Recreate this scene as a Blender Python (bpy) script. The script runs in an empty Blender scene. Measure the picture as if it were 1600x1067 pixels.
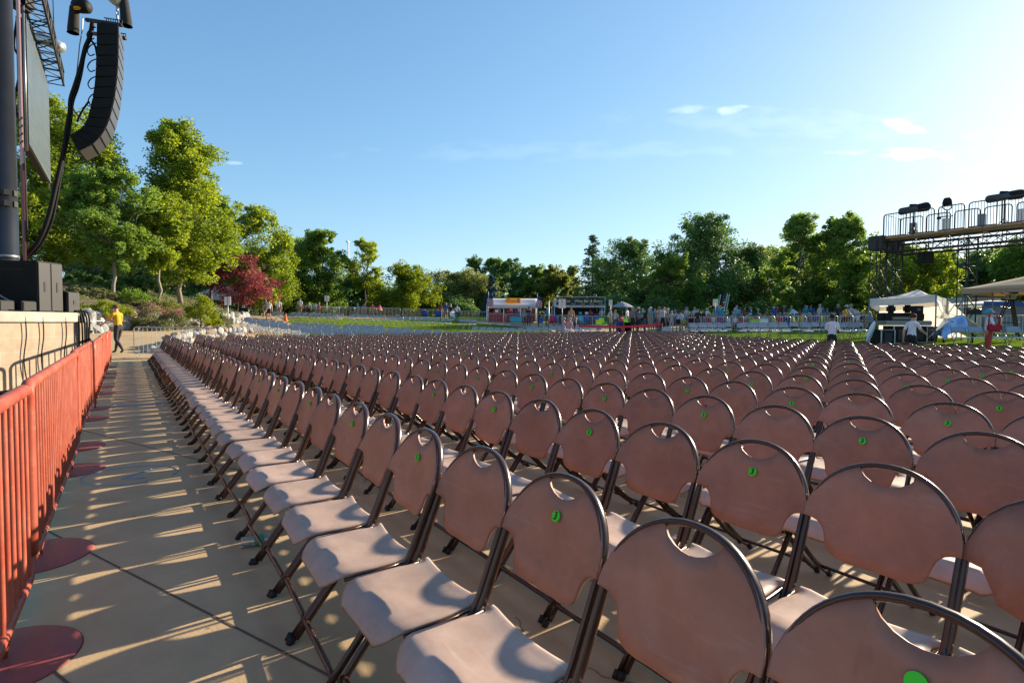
import bpy, bmesh, math, random
import numpy as np
from mathutils import Vector, Matrix
R = math.radians
rng = np.random.default_rng(7)
random.seed(7)
sc = bpy.context.scene
C = sc.collection

# ------------------------------------------------------------------ camera (20 mm lens, eye about 1.4 m above the paving)
EYE, F, HOR, ROLL = 1.396, 880.0, 503.0, -0.0035
cd = bpy.data.cameras.new("camera"); cam = bpy.data.objects.new("camera", cd); C.objects.link(cam)
cd.sensor_width = 36; cd.lens = F / 1600 * 36; cd.clip_start = 0.05; cd.clip_end = 2000
pitch = math.atan2(533.5 - HOR, F)
cam.matrix_world = Matrix.Translation((0, 0, EYE)) @ Matrix.Rotation(R(90) - pitch, 4, 'X') @ Matrix.Rotation(-ROLL, 4, 'Z')
sc.camera = cam

def X(px, D): return (px - 800) / F * D                       # metres to the right at a depth of D metres
def Z(px, py, D): return EYE - (py - (HOR + ROLL * (px - 800))) / F * D   # height seen at that depth

# ------------------------------------------------------------------ light
SUN_EL = R(20.1)
SN = np.array([0.82535, 0.56462]); ST = np.array([-0.56462, 0.82535])   # across the rows / along the rows
SUN_OFF = R(-3.2)
sh = SN * math.cos(SUN_OFF) - ST * math.sin(SUN_OFF)                      # horizontal direction towards the sun
SUN_AZ = math.atan2(sh[0], sh[1])                                          # clockwise from +Y
ld = bpy.data.lights.new("sun", 'SUN'); ld.energy = 5.0; ld.angle = R(0.6); ld.color = (1.0, 0.85, 0.64)
lo = bpy.data.objects.new("sun", ld); C.objects.link(lo)
lo.rotation_euler = Vector((sh[0] * math.cos(SUN_EL), sh[1] * math.cos(SUN_EL), math.sin(SUN_EL))).to_track_quat('Z', 'Y').to_euler()
w = bpy.data.worlds.new("World"); sc.world = w; w.use_nodes = True
nt = w.node_tree; nt.nodes.clear()
def nd(tree, t, **k):
    n = tree.nodes.new(t)
    for a, b in k.items(): setattr(n, a, b)
    return n
def math_n(tree, op, a, b=None, c=None):
    n = nd(tree, 'ShaderNodeMath', operation=op)
    for i, v in enumerate((a, b, c)):
        if v is None: continue
        if hasattr(v, 'links'): tree.links.new(v, n.inputs[i])
        else: n.inputs[i].default_value = v
    return n.outputs[0]
sky = nd(nt, 'ShaderNodeTexSky', sky_type='NISHITA', sun_disc=False, sun_elevation=SUN_EL, sun_rotation=SUN_AZ,
         altitude=100, air_density=1.0, dust_density=0.4, ozone_density=4.2)
bg = nd(nt, 'ShaderNodeBackground'); bg.inputs['Strength'].default_value = 0.095
out = nd(nt, 'ShaderNodeOutputWorld')
tc = nd(nt, 'ShaderNodeTexCoord'); sep = nd(nt, 'ShaderNodeSeparateXYZ')
nt.links.new(tc.outputs['Generated'], sep.inputs[0])
yy = math_n(nt, 'MAXIMUM', sep.outputs['Y'], 0.05)
cu = math_n(nt, 'DIVIDE', sep.outputs['X'], yy); cv = math_n(nt, 'DIVIDE', sep.outputs['Z'], yy)
cxyz = nd(nt, 'ShaderNodeCombineXYZ'); nt.links.new(cu, cxyz.inputs[0]); nt.links.new(cv, cxyz.inputs[1])
nz = nd(nt, 'ShaderNodeTexNoise'); nz.inputs['Scale'].default_value = 14; nz.inputs['Detail'].default_value = 8
mp = nd(nt, 'ShaderNodeMapping'); mp.inputs['Scale'].default_value = (1.0, 3.0, 1)
nt.links.new(cxyz.outputs[0], mp.inputs[0]); nt.links.new(mp.outputs[0], nz.inputs['Vector'])
tot = None
for (u0, v0, ru, rv, tilt, amp) in ((.705, .297, .13, .012, 0.0, 1.3), (.682, .345, .05, .012, -.25, 1.0), (.385, .373, .035, .010, .2, .8),
                                    (.30, .372, .05, .008, .1, .35), (.85, .27, .06, .008, 0, .6), (-.49, .277, .02, .004, 0, .5), (.50, .35, .35, .03, -.04, .16), (.1, .30, .4, .02, .02, .12)):
    du = math_n(nt, 'SUBTRACT', cu, u0); dv = math_n(nt, 'SUBTRACT', cv, v0)
    dv = math_n(nt, 'SUBTRACT', dv, math_n(nt, 'MULTIPLY', du, tilt))
    a = math_n(nt, 'POWER', math_n(nt, 'DIVIDE', du, ru), 2.0); b = math_n(nt, 'POWER', math_n(nt, 'DIVIDE', dv, rv), 2.0)
    m = math_n(nt, 'SUBTRACT', 1.0, math_n(nt, 'ADD', a, b))
    m = math_n(nt, 'ADD', m, math_n(nt, 'MULTIPLY', math_n(nt, 'SUBTRACT', nz.outputs[0], 0.55), 4.2))
    m = nd(nt, 'ShaderNodeMath', operation='MULTIPLY', use_clamp=True).outputs[0] if False else math_n(nt, 'MULTIPLY', math_n(nt, 'MAXIMUM', math_n(nt, 'MINIMUM', m, 1.0), 0.0), amp)
    tot = m if tot is None else math_n(nt, 'ADD', tot, m)
tot = math_n(nt, 'MULTIPLY', tot, math_n(nt, 'GREATER_THAN', sep.outputs['Y'], 0.05))
addc = nd(nt, 'ShaderNodeMix', data_type='RGBA', blend_type='ADD'); addc.inputs['Factor'].default_value = 1
sclc = nd(nt, 'ShaderNodeCombineColor')
for i, kcol in enumerate((2.2, 2.0, 1.7)): nt.links.new(math_n(nt, 'MULTIPLY', tot, kcol), sclc.inputs[i])
tint = nd(nt, 'ShaderNodeMix', data_type='RGBA', blend_type='MULTIPLY'); tint.inputs['Factor'].default_value = 1; tint.inputs['B'].default_value = (.84, 1.0, 1.10, 1)
sepc = nd(nt, 'ShaderNodeSeparateColor'); comb = nd(nt, 'ShaderNodeCombineColor')
nt.links.new(sky.outputs[0], tint.inputs['A']); nt.links.new(tint.outputs['Result'], sepc.inputs[0])
for i in range(3):
    c = math_n(nt, 'DIVIDE', math_n(nt, 'MULTIPLY', sepc.outputs[i], 1.42), math_n(nt, 'ADD', 1.0, math_n(nt, 'MULTIPLY', sepc.outputs[i], .145))); nt.links.new(c, comb.inputs[i])
nt.links.new(comb.outputs[0], addc.inputs['A']); nt.links.new(sclc.outputs[0], addc.inputs['B'])
nt.links.new(addc.outputs['Result'], bg.inputs['Color']); nt.links.new(bg.outputs[0], out.inputs[0])
sc.view_settings.view_transform = 'Standard'; sc.view_settings.look = 'None'
sc.view_settings.exposure = 1.25; sc.view_settings.gamma = 1

# ------------------------------------------------------------------ materials
MATS = {}
def mat(name, col, rough=0.6, metal=0.0, var=0.0, scale=4.0, col2=None, bump=0.0, bscale=30.0, spec=0.5, coat=0.0, trans=0.0, scuff=None):
    if name in MATS: return MATS[name]
    m = bpy.data.materials.new(name); m.use_nodes = True; t = m.node_tree
    p = t.nodes['Principled BSDF']
    p.inputs['Base Color'].default_value = (*col, 1); p.inputs['Roughness'].default_value = rough
    p.inputs['Metallic'].default_value = metal; p.inputs['Specular IOR Level'].default_value = spec
    if coat: p.inputs['Coat Weight'].default_value = coat; p.inputs['Coat Roughness'].default_value = 0.15
    if trans: p.inputs['Transmission Weight'].default_value = trans
    if var or col2:
        tcn = nd(t, 'ShaderNodeTexCoord'); n = nd(t, 'ShaderNodeTexNoise'); n.inputs['Scale'].default_value = scale; n.inputs['Detail'].default_value = 7; n.inputs['Roughness'].default_value = .65
        oi = nd(t, 'ShaderNodeObjectInfo'); ad = nd(t, 'ShaderNodeVectorMath', operation='ADD')
        t.links.new(tcn.outputs['Object'], ad.inputs[0])
        mm = nd(t, 'ShaderNodeVectorMath', operation='SCALE'); cb = nd(t, 'ShaderNodeCombineXYZ')
        for i in range(3): t.links.new(oi.outputs['Random'], cb.inputs[i])
        mm.inputs['Scale'].default_value = 37.0; t.links.new(cb.outputs[0], mm.inputs[0]); t.links.new(mm.outputs[0], ad.inputs[1])
        t.links.new(ad.outputs[0], n.inputs['Vector'])
        r = nd(t, 'ShaderNodeValToRGB'); c2 = col2 or tuple(min(1, c * (1 + var)) for c in col)
        c1 = col if col2 else tuple(c * (1 - var) for c in col)
        r.color_ramp.elements[0].position = .32; r.color_ramp.elements[1].position = .68
        r.color_ramp.elements[0].color = (*c1, 1); r.color_ramp.elements[1].color = (*c2, 1)
        t.links.new(n.outputs[0], r.inputs[0]); t.links.new(r.outputs[0], p.inputs['Base Color'])
    if scuff:
        src = p.inputs['Base Color'].links[0].from_socket
        for (sx, sy, sz, lo_, gain, amt, c) in ((3, 40, 26, .60, 6, .30, scuff), (26, 26, 9, .64, 8, .28, tuple(q * .45 for q in col)), (5, 5, 5, .55, 4, .22, scuff)):
            mpn = nd(t, 'ShaderNodeMapping'); mpn.inputs['Scale'].default_value = (sx, sy, sz); t.links.new(ad.outputs[0], mpn.inputs[0])
            nn_ = nd(t, 'ShaderNodeTexNoise'); nn_.inputs['Scale'].default_value = 1.0; nn_.inputs['Detail'].default_value = 5; nn_.inputs['Distortion'].default_value = .8; t.links.new(mpn.outputs[0], nn_.inputs['Vector'])
            f_ = math_n(t, 'MULTIPLY', math_n(t, 'MINIMUM', math_n(t, 'MAXIMUM', math_n(t, 'MULTIPLY', math_n(t, 'SUBTRACT', nn_.outputs[0], lo_), gain), 0.0), 1.0), amt)
            mxn = nd(t, 'ShaderNodeMix', data_type='RGBA'); t.links.new(f_, mxn.inputs['Factor']); t.links.new(src, mxn.inputs['A']); mxn.inputs['B'].default_value = (*c, 1); src = mxn.outputs['Result']
        t.links.new(src, p.inputs['Base Color'])
        rn = math_n(t, 'ADD', math_n(t, 'MULTIPLY', n.outputs[0], .35), rough - .16); t.links.new(rn, p.inputs['Roughness'])
        hv = nd(t, 'ShaderNodeHueSaturation'); t.links.new(math_n(t, 'ADD', math_n(t, 'MULTIPLY', oi.outputs['Random'], .26), .87), hv.inputs['Value']); t.links.new(src, hv.inputs['Color']); t.links.new(hv.outputs[0], p.inputs['Base Color'])
    if bump:
        tcn = nd(t, 'ShaderNodeTexCoord'); n = nd(t, 'ShaderNodeTexNoise'); n.inputs['Scale'].default_value = bscale; n.inputs['Detail'].default_value = 6
        t.links.new(tcn.outputs['Object'], n.inputs['Vector'])
        b = nd(t, 'ShaderNodeBump'); b.inputs['Strength'].default_value = bump; b.inputs['Distance'].default_value = 0.01
        t.links.new(n.outputs[0], b.inputs['Height']); t.links.new(b.outputs[0], p.inputs['Normal'])
    MATS[name] = m; return m
def leaf_mat(name, a, b, trans=0.5, clump=0.35):
    if name in MATS: return MATS[name]
    m = bpy.data.materials.new(name); m.use_nodes = True; t = m.node_tree; t.nodes.clear()
    g = nd(t, 'ShaderNodeNewGeometry'); tcn = nd(t, 'ShaderNodeTexCoord'); n = nd(t, 'ShaderNodeTexNoise'); n.inputs['Scale'].default_value = clump; n.inputs['Detail'].default_value = 3
    t.links.new(tcn.outputs['Object'], n.inputs['Vector'])
    f = math_n(t, 'ADD', math_n(t, 'MULTIPLY', g.outputs['Random Per Island'], .55), math_n(t, 'MULTIPLY', math_n(t, 'SUBTRACT', n.outputs[0], .3), 1.3))
    r = nd(t, 'ShaderNodeValToRGB'); r.color_ramp.elements[0].position = .15; r.color_ramp.elements[1].position = .9
    r.color_ramp.elements[0].color = (*a, 1); r.color_ramp.elements[1].color = (*b, 1)
    t.links.new(f, r.inputs[0])
    d = nd(t, 'ShaderNodeBsdfPrincipled'); d.inputs['Roughness'].default_value = .5; d.inputs['Specular IOR Level'].default_value = .25
    tr = nd(t, 'ShaderNodeBsdfTranslucent'); mx = nd(t, 'ShaderNodeMixShader'); mx.inputs[0].default_value = trans
    hs = nd(t, 'ShaderNodeHueSaturation'); hs.inputs['Hue'].default_value = .485; hs.inputs['Saturation'].default_value = 1.12; hs.inputs['Value'].default_value = 1.5
    t.links.new(r.outputs[0], d.inputs['Base Color']); t.links.new(r.outputs[0], hs.inputs['Color']); t.links.new(hs.outputs[0], tr.inputs[0])
    o = nd(t, 'ShaderNodeOutputMaterial'); t.links.new(d.outputs[0], mx.inputs[1]); t.links.new(tr.outputs[0], mx.inputs[2]); t.links.new(mx.outputs[0], o.inputs[0])
    MATS[name] = m; return m

M = dict(
 panel=mat('brown_plastic', (.345, .150, .098), .46, var=.16, scale=7, spec=.32, scuff=(.44, .30, .25), bump=.04, bscale=220),
 seat=mat('dusty_sunlit_plastic', (.38, .265, .21), .5, spec=.3, col2=(.475, .345, .285), scuff=(.62, .54, .49), scale=9, bump=.04, bscale=220),  # same plastic as the backs; dust and a sunlit tone put into the colour
 cframe=mat('dark_brown_enamel', (.05, .021, .013), .26, .1, var=.25, scale=14, coat=.25, spec=.4),
 cap=mat('black_rubber', (.012, .012, .012), .7),
 sticker=mat('green_sticker', (.045, .64, .012), .5),
 ink=mat('black_ink', (.01, .012, .01), .6),
 black=mat('matt_black', (.009, .009, .010), .65, var=.3, scale=3, spec=.25),
 black2=mat('black_steel', (.02, .02, .022), .6, .0, var=.3, scale=6),
 blackbag=mat('black_canvas', (.012, .012, .012), .85, bump=.3, bscale=14),
 steel=mat('galvanised_steel', (.50, .52, .53), .38, .75, var=.15, scale=9),
 dsteel=mat('grey_steel', (.22, .23, .24), .4, .7, var=.15, scale=9),
 chrome=mat('dull_chrome', (.075, .076, .08), .36, .9, var=.12, scale=2, bump=.08, bscale=5),
 red=mat('worn_red_paint', (.31, .05, .024), .45, col2=(.38, .085, .045), scuff=(.46, .26, .20), scale=5, bump=.05, bscale=60),
 reddisc=mat('red_floor_plate', (.26, .045, .036), .55, scuff=(.30, .17, .14), col2=(.33, .07, .055), scale=7, bump=.06, bscale=40),
 dustred=mat('dusty_red_rail', (.50, .17, .11), .55, col2=(.60, .36, .25), scale=11),
 white=mat('white_paint', (.78, .78, .76), .5, var=.05),
 canvas=mat('white_canvas', (.70, .70, .74), .75, var=.04, scale=2, bump=.15, bscale=3),
 beige=mat('beige_canvas', (.42, .34, .25), .8, var=.08, scale=2, bump=.1, bscale=3),
 greyc=mat('grey_canvas', (.24, .26, .28), .8, var=.1),
 bluec=mat('blue_canvas', (.02, .07, .30), .7, var=.1),
 gplastic=mat('pale_grey_plastic', (.30, .325, .37), .45, var=.1, scale=8),
 gseat=mat('pale_seat_plastic', (.66, .68, .70), .4, var=.06),
 wood=mat('plank_wood', (.36, .22, .13), .7, var=.3, scale=5),
 paper=mat('white_sign_board', (.66, .63, .66), .5, var=.04),
 yel=mat('yellow_banner', (.85, .47, .015), .6, var=.05), navy=mat('navy_ink', (.03, .02, .12), .6),
 bannerk=mat('black_banner', (.02, .018, .022), .6), cream=mat('cream_lettering', (.62, .60, .34), .6),
 glass=mat('sunglass_lens', (.01, .01, .012), .1),
 bark=mat('bark', (.085, .058, .04), .9, col2=(.17, .125, .09), scale=3, bump=.6, bscale=9),
 pale_bark=mat('pale_bark', (.20, .165, .125), .9, col2=(.30, .25, .19), scale=2.5, bump=.5, bscale=9),
 rock=mat('pale_rock', (.20, .195, .19), .85, col2=(.40, .385, .365), scale=1.6, bump=.9, bscale=5),
 rock2=mat('tan_rock', (.24, .16, .09), .85, col2=(.33, .25, .165), scale=1.6, bump=.9, bscale=5),
 tile=mat('red_roof_tile', (.26, .055, .05), .7, var=.2, scale=3), stucco=mat('cream_stucco', (.45, .38, .30), .85, var=.08),
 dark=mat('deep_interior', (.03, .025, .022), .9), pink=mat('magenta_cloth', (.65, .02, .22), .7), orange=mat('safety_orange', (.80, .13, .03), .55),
 foil=mat('silver_blue_cover', (.45, .55, .70), .16, .9, var=.25, scale=3, bump=.5, bscale=5),
 rope=mat('red_webbing', (.62, .02, .05), .6), bin=mat('blue_bin', (.012, .05, .23), .5), lime=mat('lime_plastic', (.35, .70, .03), .5), teal=mat('turquoise_plastic', (.01, .38, .55), .5),
 clear=mat('clear_plastic', (.75, .8, .8), .12, trans=.85), chalk=mat('blue_chalk', (.16, .30, .36), .9),
 skin=mat('skin', (.50, .27, .18), .55, var=.06, scale=6), skin2=mat('tanned_skin', (.34, .17, .10), .55, var=.06, scale=6), skin3=mat('dark_skin', (.13, .065, .04), .5, var=.06, scale=6),
)
def translucent(m, amt, col):
    t = m.node_tree; o = t.nodes['Material Output']; p = t.nodes['Principled BSDF']; tr = nd(t, 'ShaderNodeBsdfTranslucent'); tr.inputs[0].default_value = (*col, 1)
    mx = nd(t, 'ShaderNodeMixShader'); mx.inputs[0].default_value = amt; t.links.new(p.outputs[0], mx.inputs[1]); t.links.new(tr.outputs[0], mx.inputs[2]); t.links.new(mx.outputs[0], o.inputs[0])
translucent(M['canvas'], .4, (.80, .76, .70)); translucent(M['beige'], .35, (.55, .38, .22)); translucent(M['yel'], .35, (.9, .5, .03)); translucent(M['paper'], .25, (.7, .68, .68))
def cloth(rgb):
    return mat('cloth_%02d_%02d_%02d' % tuple(int(c * 99) for c in rgb), rgb, .85, var=.12, scale=12, bump=.25, bscale=25)

# ------------------------------------------------------------------ mesh helpers
class MB:
    def __init__(s): s.v = []; s.f = []; s.m = []; s.n = 0; s.sm = []
    def add(s, verts, faces, mi=0, smooth=True):
        b = s.n
        for p in verts: s.v.append((float(p[0]), float(p[1]), float(p[2])))
        for f in faces: s.f.append(tuple(i + b for i in f)); s.m.append(mi); s.sm.append(smooth)
        s.n += len(verts); return s
    def box(s, c, d, mi=0, rot=None, bev=0.0):
        bm = bmesh.new(); bmesh.ops.create_cube(bm, size=1)
        for v in bm.verts: v.co = Vector((v.co.x * d[0], v.co.y * d[1], v.co.z * d[2]))
        if bev: bmesh.ops.bevel(bm, geom=bm.edges[:], offset=bev, segments=2, affect='EDGES')
        if rot is not None: bmesh.ops.transform(bm, matrix=rot.to_4x4(), verts=bm.verts)
        bmesh.ops.translate(bm, vec=Vector(c), verts=bm.verts)
        bm.verts.index_update()
        s.add([v.co for v in bm.verts], [[v.index for v in f.verts] for f in bm.faces], mi, False); bm.free(); return s
    def tube(s, path, r, seg=8, mi=0, cap=True, up=None, r2=None):
        P = [Vector(p) for p in path]; n = len(P)
        rr = r if hasattr(r, '__len__') else [r] * n
        rings = []; side = None
        for i in range(n):
            t = (P[min(i + 1, n - 1)] - P[max(i - 1, 0)]).normalized()
            if up is not None: sd = Vector(up) - t * t.dot(Vector(up)); sd.normalize()
            else:
                if side is None: ref = Vector((0, 0, 1)) if abs(t.z) < .9 else Vector((1, 0, 0)); sd = (ref - t * t.dot(ref)).normalized()
                else: sd = (side - t * t.dot(side)).normalized()
            side = sd; b = t.cross(sd)
            k2 = (r2 / r if (r2 and not hasattr(r, '__len__')) else 1)
            rings.append([P[i] + sd * math.cos(2 * math.pi * k / seg) * rr[i] + b * math.sin(2 * math.pi * k / seg) * rr[i] * k2 for k in range(seg)])
        V = [p for rg in rings for p in rg]
        Fc = [(i * seg + k, i * seg + (k + 1) % seg, (i + 1) * seg + (k + 1) % seg, (i + 1) * seg + k) for i in range(n - 1) for k in range(seg)]
        if cap: Fc += [tuple(range(seg))[::-1], tuple((n - 1) * seg + k for k in range(seg))]
        return s.add(V, Fc, mi)
    def lathe(s, prof, c=(0, 0, 0), seg=24, mi=0, sx=1, sy=1):
        n = len(prof); V = []
        for (r, z) in prof:
            for k in range(seg): V.append((c[0] + r * sx * math.cos(2 * math.pi * k / seg), c[1] + r * sy * math.sin(2 * math.pi * k / seg), c[2] + z))
        Fc = [(i * seg + k, i * seg + (k + 1) % seg, (i + 1) * seg + (k + 1) % seg, (i + 1) * seg + k) for i in range(n - 1) for k in range(seg)]
        if prof[0][0] > 1e-4: Fc.append(tuple(range(seg))[::-1])
        if prof[-1][0] > 1e-4: Fc.append(tuple((n - 1) * seg + k for k in range(seg)))
        return s.add(V, Fc, mi)
    def grid(s, fn, nu, nv, mi=0, closed=False):
        V = [fn(i / nu, j / nv) for i in range(nu + 1) for j in range(nv + 1)]
        return s.add(V, [(i * (nv + 1) + j, (i + 1) * (nv + 1) + j, (i + 1) * (nv + 1) + j + 1, i * (nv + 1) + j + 1) for i in range(nu) for j in range(nv)], mi)
    def slab(s, top, thick, nrm):   # top: list of rows of points -> closed thick sheet
        nu, nv = len(top), len(top[0]); T = [Vector(p) for r in top for p in r]; Bt = [p - Vector(nrm) * thick for p in T]
        N = nu * nv; Fc = []
        for i in range(nu - 1):
            for j in range(nv - 1):
                a, b, c, d = i * nv + j, (i + 1) * nv + j, (i + 1) * nv + j + 1, i * nv + j + 1
                Fc += [(a, b, c, d), (a + N, d + N, c + N, b + N)]
        rim = [i * nv for i in range(nu)] + [(nu - 1) * nv + j for j in range(1, nv)] + [i * nv + nv - 1 for i in range(nu - 2, -1, -1)] + [j for j in range(nv - 2, 0, -1)]
        for k in range(len(rim)):
            a, b = rim[k], rim[(k + 1) % len(rim)]; Fc.append((a, a + N, b + N, b))
        return s.add(T + Bt, Fc)
    def mesh(s, name, mats):
        me = bpy.data.meshes.new(name); me.from_pydata(s.v, [], s.f)
        for m in (mats if isinstance(mats, (list, tuple)) else [mats]): me.materials.append(m)
        me.polygons.foreach_set('material_index', s.m); me.polygons.foreach_set('use_smooth', s.sm); me.update(); return me
    def build(s, name, mats, parent=None):
        return link(name, s.mesh(name, mats), parent)
def link(name, me, parent=None):
    o = bpy.data.objects.new(name, me); C.objects.link(o)
    if parent is not None: o.parent = parent
    return o
def tag(o, label=None, cat=None, group=None, kind=None):
    if label: o['label'] = label
    if cat: o['category'] = cat
    if group: o['group'] = group
    if kind: o['kind'] = kind
    return o
def thing(name, label, cat, loc=(0, 0, 0), rz=0, group=None):
    o = bpy.data.objects.new(name, None); C.objects.link(o); o.location = loc; o.rotation_euler = (0, 0, rz); o.empty_display_size = .1
    return tag(o, label, cat, group)
def np_mesh(name, V, nper, mats, smooth=False):   # V: (n*nper,3) array of separate polygons
    me = bpy.data.meshes.new(name); n = len(V) // nper
    me.vertices.add(len(V)); me.vertices.foreach_set('co', V.astype(np.float32).ravel())
    me.loops.add(len(V)); me.loops.foreach_set('vertex_index', np.arange(len(V), dtype=np.int32))
    me.polygons.add(n); me.polygons.foreach_set('loop_start', np.arange(0, len(V), nper, dtype=np.int32))
    me.materials.append(mats); me.update(calc_edges=True); me.validate(); return me
def smooth01(x): x = min(1, max(0, x)); return x * x * (3 - 2 * x)

# ------------------------------------------------------------------ terrain
def terrain(x, y):
    s = SN[0] * x + SN[1] * y; t = ST[0] * x + ST[1] * y
    zs = np.interp(s, (17, 19, 23.7, 27, 33, 46, 80, 250), (0, .05, .4, .55, .68, 1.0, 1.8, 2.6))
    zt = np.interp(t, (24, 26, 29, 36, 46, 60, 90, 300), (0, .22, .55, .93, 1.28, 1.95, 2.6, 3.2))
    zr = np.interp(t, (24, 27, 30, 34, 40, 46, 60, 90, 300), (0, .05, .18, .38, .85, 1.22, 1.95, 2.6, 3.2)); f = smooth01((s - 3.5) / 5)
    zt = zt * (1 - f) + zr * f
    return float((zs ** 3 + zt ** 3) ** (1 / 3))
def hill(x, y):   # planted bank behind the rock wall
    f = smooth01((y - 17) / 5) * (1 - smooth01((y - 41) / 9)); e = -20.3 - x
    if e <= 0: return terrain(x, y)
    bank = 1.62 + 2.4 * (1 - math.exp(-.24 * e)) + .12 * math.sin(x * 1.7) * math.cos(y * 1.3)
    return max(terrain(x, y), terrain(x, y) * (1 - f) + bank * f)

# ------------------------------------------------------------------ letters and people first: their shapes are evaluated together
PRE = {}
def pre_text(key, body, size=1.0, shear=0.0, extrude=0.0, bold=0.0):
    c = bpy.data.curves.new('lettering', 'FONT'); c.body = body; c.size = size; c.align_x = 'CENTER'; c.align_y = 'CENTER'; c.shear = shear; c.extrude = extrude; c.offset = bold; c.resolution_u = 2
    o = bpy.data.objects.new('lettering', c); C.objects.link(o); PRE[key] = o
for n in range(3, 21, 2): pre_text('n%d' % n, str(n), .034, bold=.0008)
pre_text('the', 'THE', .42, bold=.012); pre_text('popcorn', 'POPCORN', .66, bold=.02)
pre_text('wine_w', 'W', .74, .25, bold=.006); pre_text('wine_ve', 've', .74, .25, bold=.006); pre_text('wine', 'Wine Bar & Bistro', .74, .25, bold=.006)

def rot2(a): return np.array([[math.cos(a), -math.sin(a)], [math.sin(a), math.cos(a)]])
def skeleton(pose, arm, fine=False, lean=0.0, female=False):
    """joints of a 1.75 m figure facing +y: (point, radius, parent, region)"""
    J = []
    def j(p, r, par, reg): J.append([np.array(p, float), r, par, reg]); return len(J) - 1
    sw = .165 if female else .185; hw = .095
    if pose == 'sit': base = .47
    else: base = .95
    L = lambda z: math.sin(lean) * (z - .95)
    pel = j((0, 0, base), .135, -1, 'pants'); d = base - .95
    sp = j((0, L(1.1) + .005, 1.10 + d), .125, pel, 'shirt'); ch = j((0, L(1.3), 1.30 + d), .14 if not female else .125, sp, 'shirt')
    nb = j((0, L(1.45) - .005, 1.445 + d), .085, ch, 'shirt'); nk = j((0, L(1.52) + .005, 1.515 + d), .052, nb, 'skin')
    h0 = j((0, L(1.58) + .02, 1.585 + d), .076, nk, 'skin'); h1 = j((0, L(1.65) + .015, 1.655 + d), .088, h0, 'skin'); h2 = j((0, L(1.71), 1.715 + d), .06, h1, 'skin')
    if fine:
        j((0, L(1.6) + .105, 1.612 + d), .014, h0, 'skin')
    for sd in (-1, 1):
        a = arm[0] if sd < 0 else arm[1]
        s0 = j((sd * sw, L(1.42) - .01, 1.405 + d), .062, nb, 'shirt')
        P = np.array((sd * sw, L(1.42) - .01, 1.405 + d))
        U, W = {'down': ((.06, -.02, -.28), (.02, .04, -.25)), 'hip': ((.16, -.08, -.23), (-.12, .14, -.16)), 'cross': ((.05, .06, -.26), (-.26, .16, .02)),
                'face': ((.10, .15, -.18), (-.16, .03, .24)), 'hold': ((.04, .04, -.27), (-.10, .23, .04)), 'reach': ((.02, .17, -.21), (0, .21, -.12)),
                'forward': ((.03, .22, -.16), (-.03, .25, -.02)), 'swing': ((.05, -.10, -.26), (.02, .02, -.25)), 'lap': ((.05, .05, -.27), (-.10, .22, -.04))}[a]
        U = np.array(U) * (sd, 1, 1); W = np.array(W) * (sd, 1, 1)
        mid = j(P + U * .5, .047, s0, 'shirt'); el = j(P + U, .040, mid, 'skin'); wr = j(P + U + W, .026, el, 'skin')
        dirw = W / np.linalg.norm(W); hb = P + U + W
        hd = j(hb + dirw * .07, .034 if not fine else .026, wr, 'skin')
        if fine:
            lat = np.cross(dirw, (sd * 1.0, 0, 0)); lat = lat / (np.linalg.norm(lat) + 1e-6)
            for q, (o, ln) in enumerate(((-.03, .062), (-.010, .078), (.010, .074), (.030, .056))):
                k1 = j(hb + dirw * (.10) + lat * o, .0095, hd, 'skin'); k2 = j(hb + dirw * (.10 + ln * .55) + lat * o * 1.1 + np.array((-sd * .012, 0, -.004)), .0085, k1, 'skin')
                j(hb + dirw * (.10 + ln) + lat * o * 1.1 + np.array((-sd * .032, 0, -.008)), .007, k2, 'skin')
            k1 = j(hb + dirw * .055 + lat * -.045, .0105, hd, 'skin'); j(hb + dirw * .095 + lat * -.062 + np.array((-sd * .012, 0, 0)), .009, k1, 'skin')
        else:
            j(hb + dirw * .14, .022, hd, 'skin')
        hp = j((sd * hw, 0, base - .05), .088, pel, 'pants')
        if pose == 'stand':
            kn = j((sd * .105, .015, .50), .058, hp, 'leg'); ca = j((sd * .107, -.015, .34), .05, kn, 'leg'); an = j((sd * .108, -.02, .09), .036, ca, 'foot'); j((sd * .125, .10, .045), .038, an, 'foot')
        elif pose == 'walk':
            f = sd
            kn = j((sd * .09, .13 * (f > 0) + .03 * (f < 0), .51), .058, hp, 'leg'); ca = j((sd * .09, (.17 if f > 0 else -.13), .31), .05, kn, 'leg')
            an = j((sd * .09, (.22 if f > 0 else -.25), .09 if f > 0 else .13), .036, ca, 'foot'); j((sd * .09, (.34 if f > 0 else -.15), .05), .038, an, 'foot')
        elif pose == 'sit':
            kn = j((sd * .12, .44, .49), .062, hp, 'leg'); ca = j((sd * .12, .45, .30), .05, kn, 'leg'); an = j((sd * .12, .43, .09), .036, ca, 'foot'); j((sd * .13, .55, .045), .038, an, 'foot')
    return J
def pre_person(key, J, fine):
    me = bpy.data.meshes.new('body'); me.from_pydata([tuple(a[0]) for a in J], [(i, a[2]) for i, a in enumerate(J) if a[2] >= 0], [])
    o = bpy.data.objects.new('body', me); C.objects.link(o)
    m = o.modifiers.new('s', 'SKIN'); m.use_smooth_shade = True; m.branch_smoothing = .6
    for i, v in enumerate(me.skin_vertices[0].data):
        r = J[i][1] * 1.12; v.radius = (r, r); v.use_root = (i == 0)
        if J[i][3] == 'shirt' and abs(J[i][0][0]) < .01: v.radius = (r * 1.12, r * .88)
    ss = o.modifiers.new('u', 'SUBSURF'); ss.levels = 2 if fine else 1; ss.render_levels = ss.levels
    PRE[key] = o; SKEL[key] = J
SKEL = {}
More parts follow.
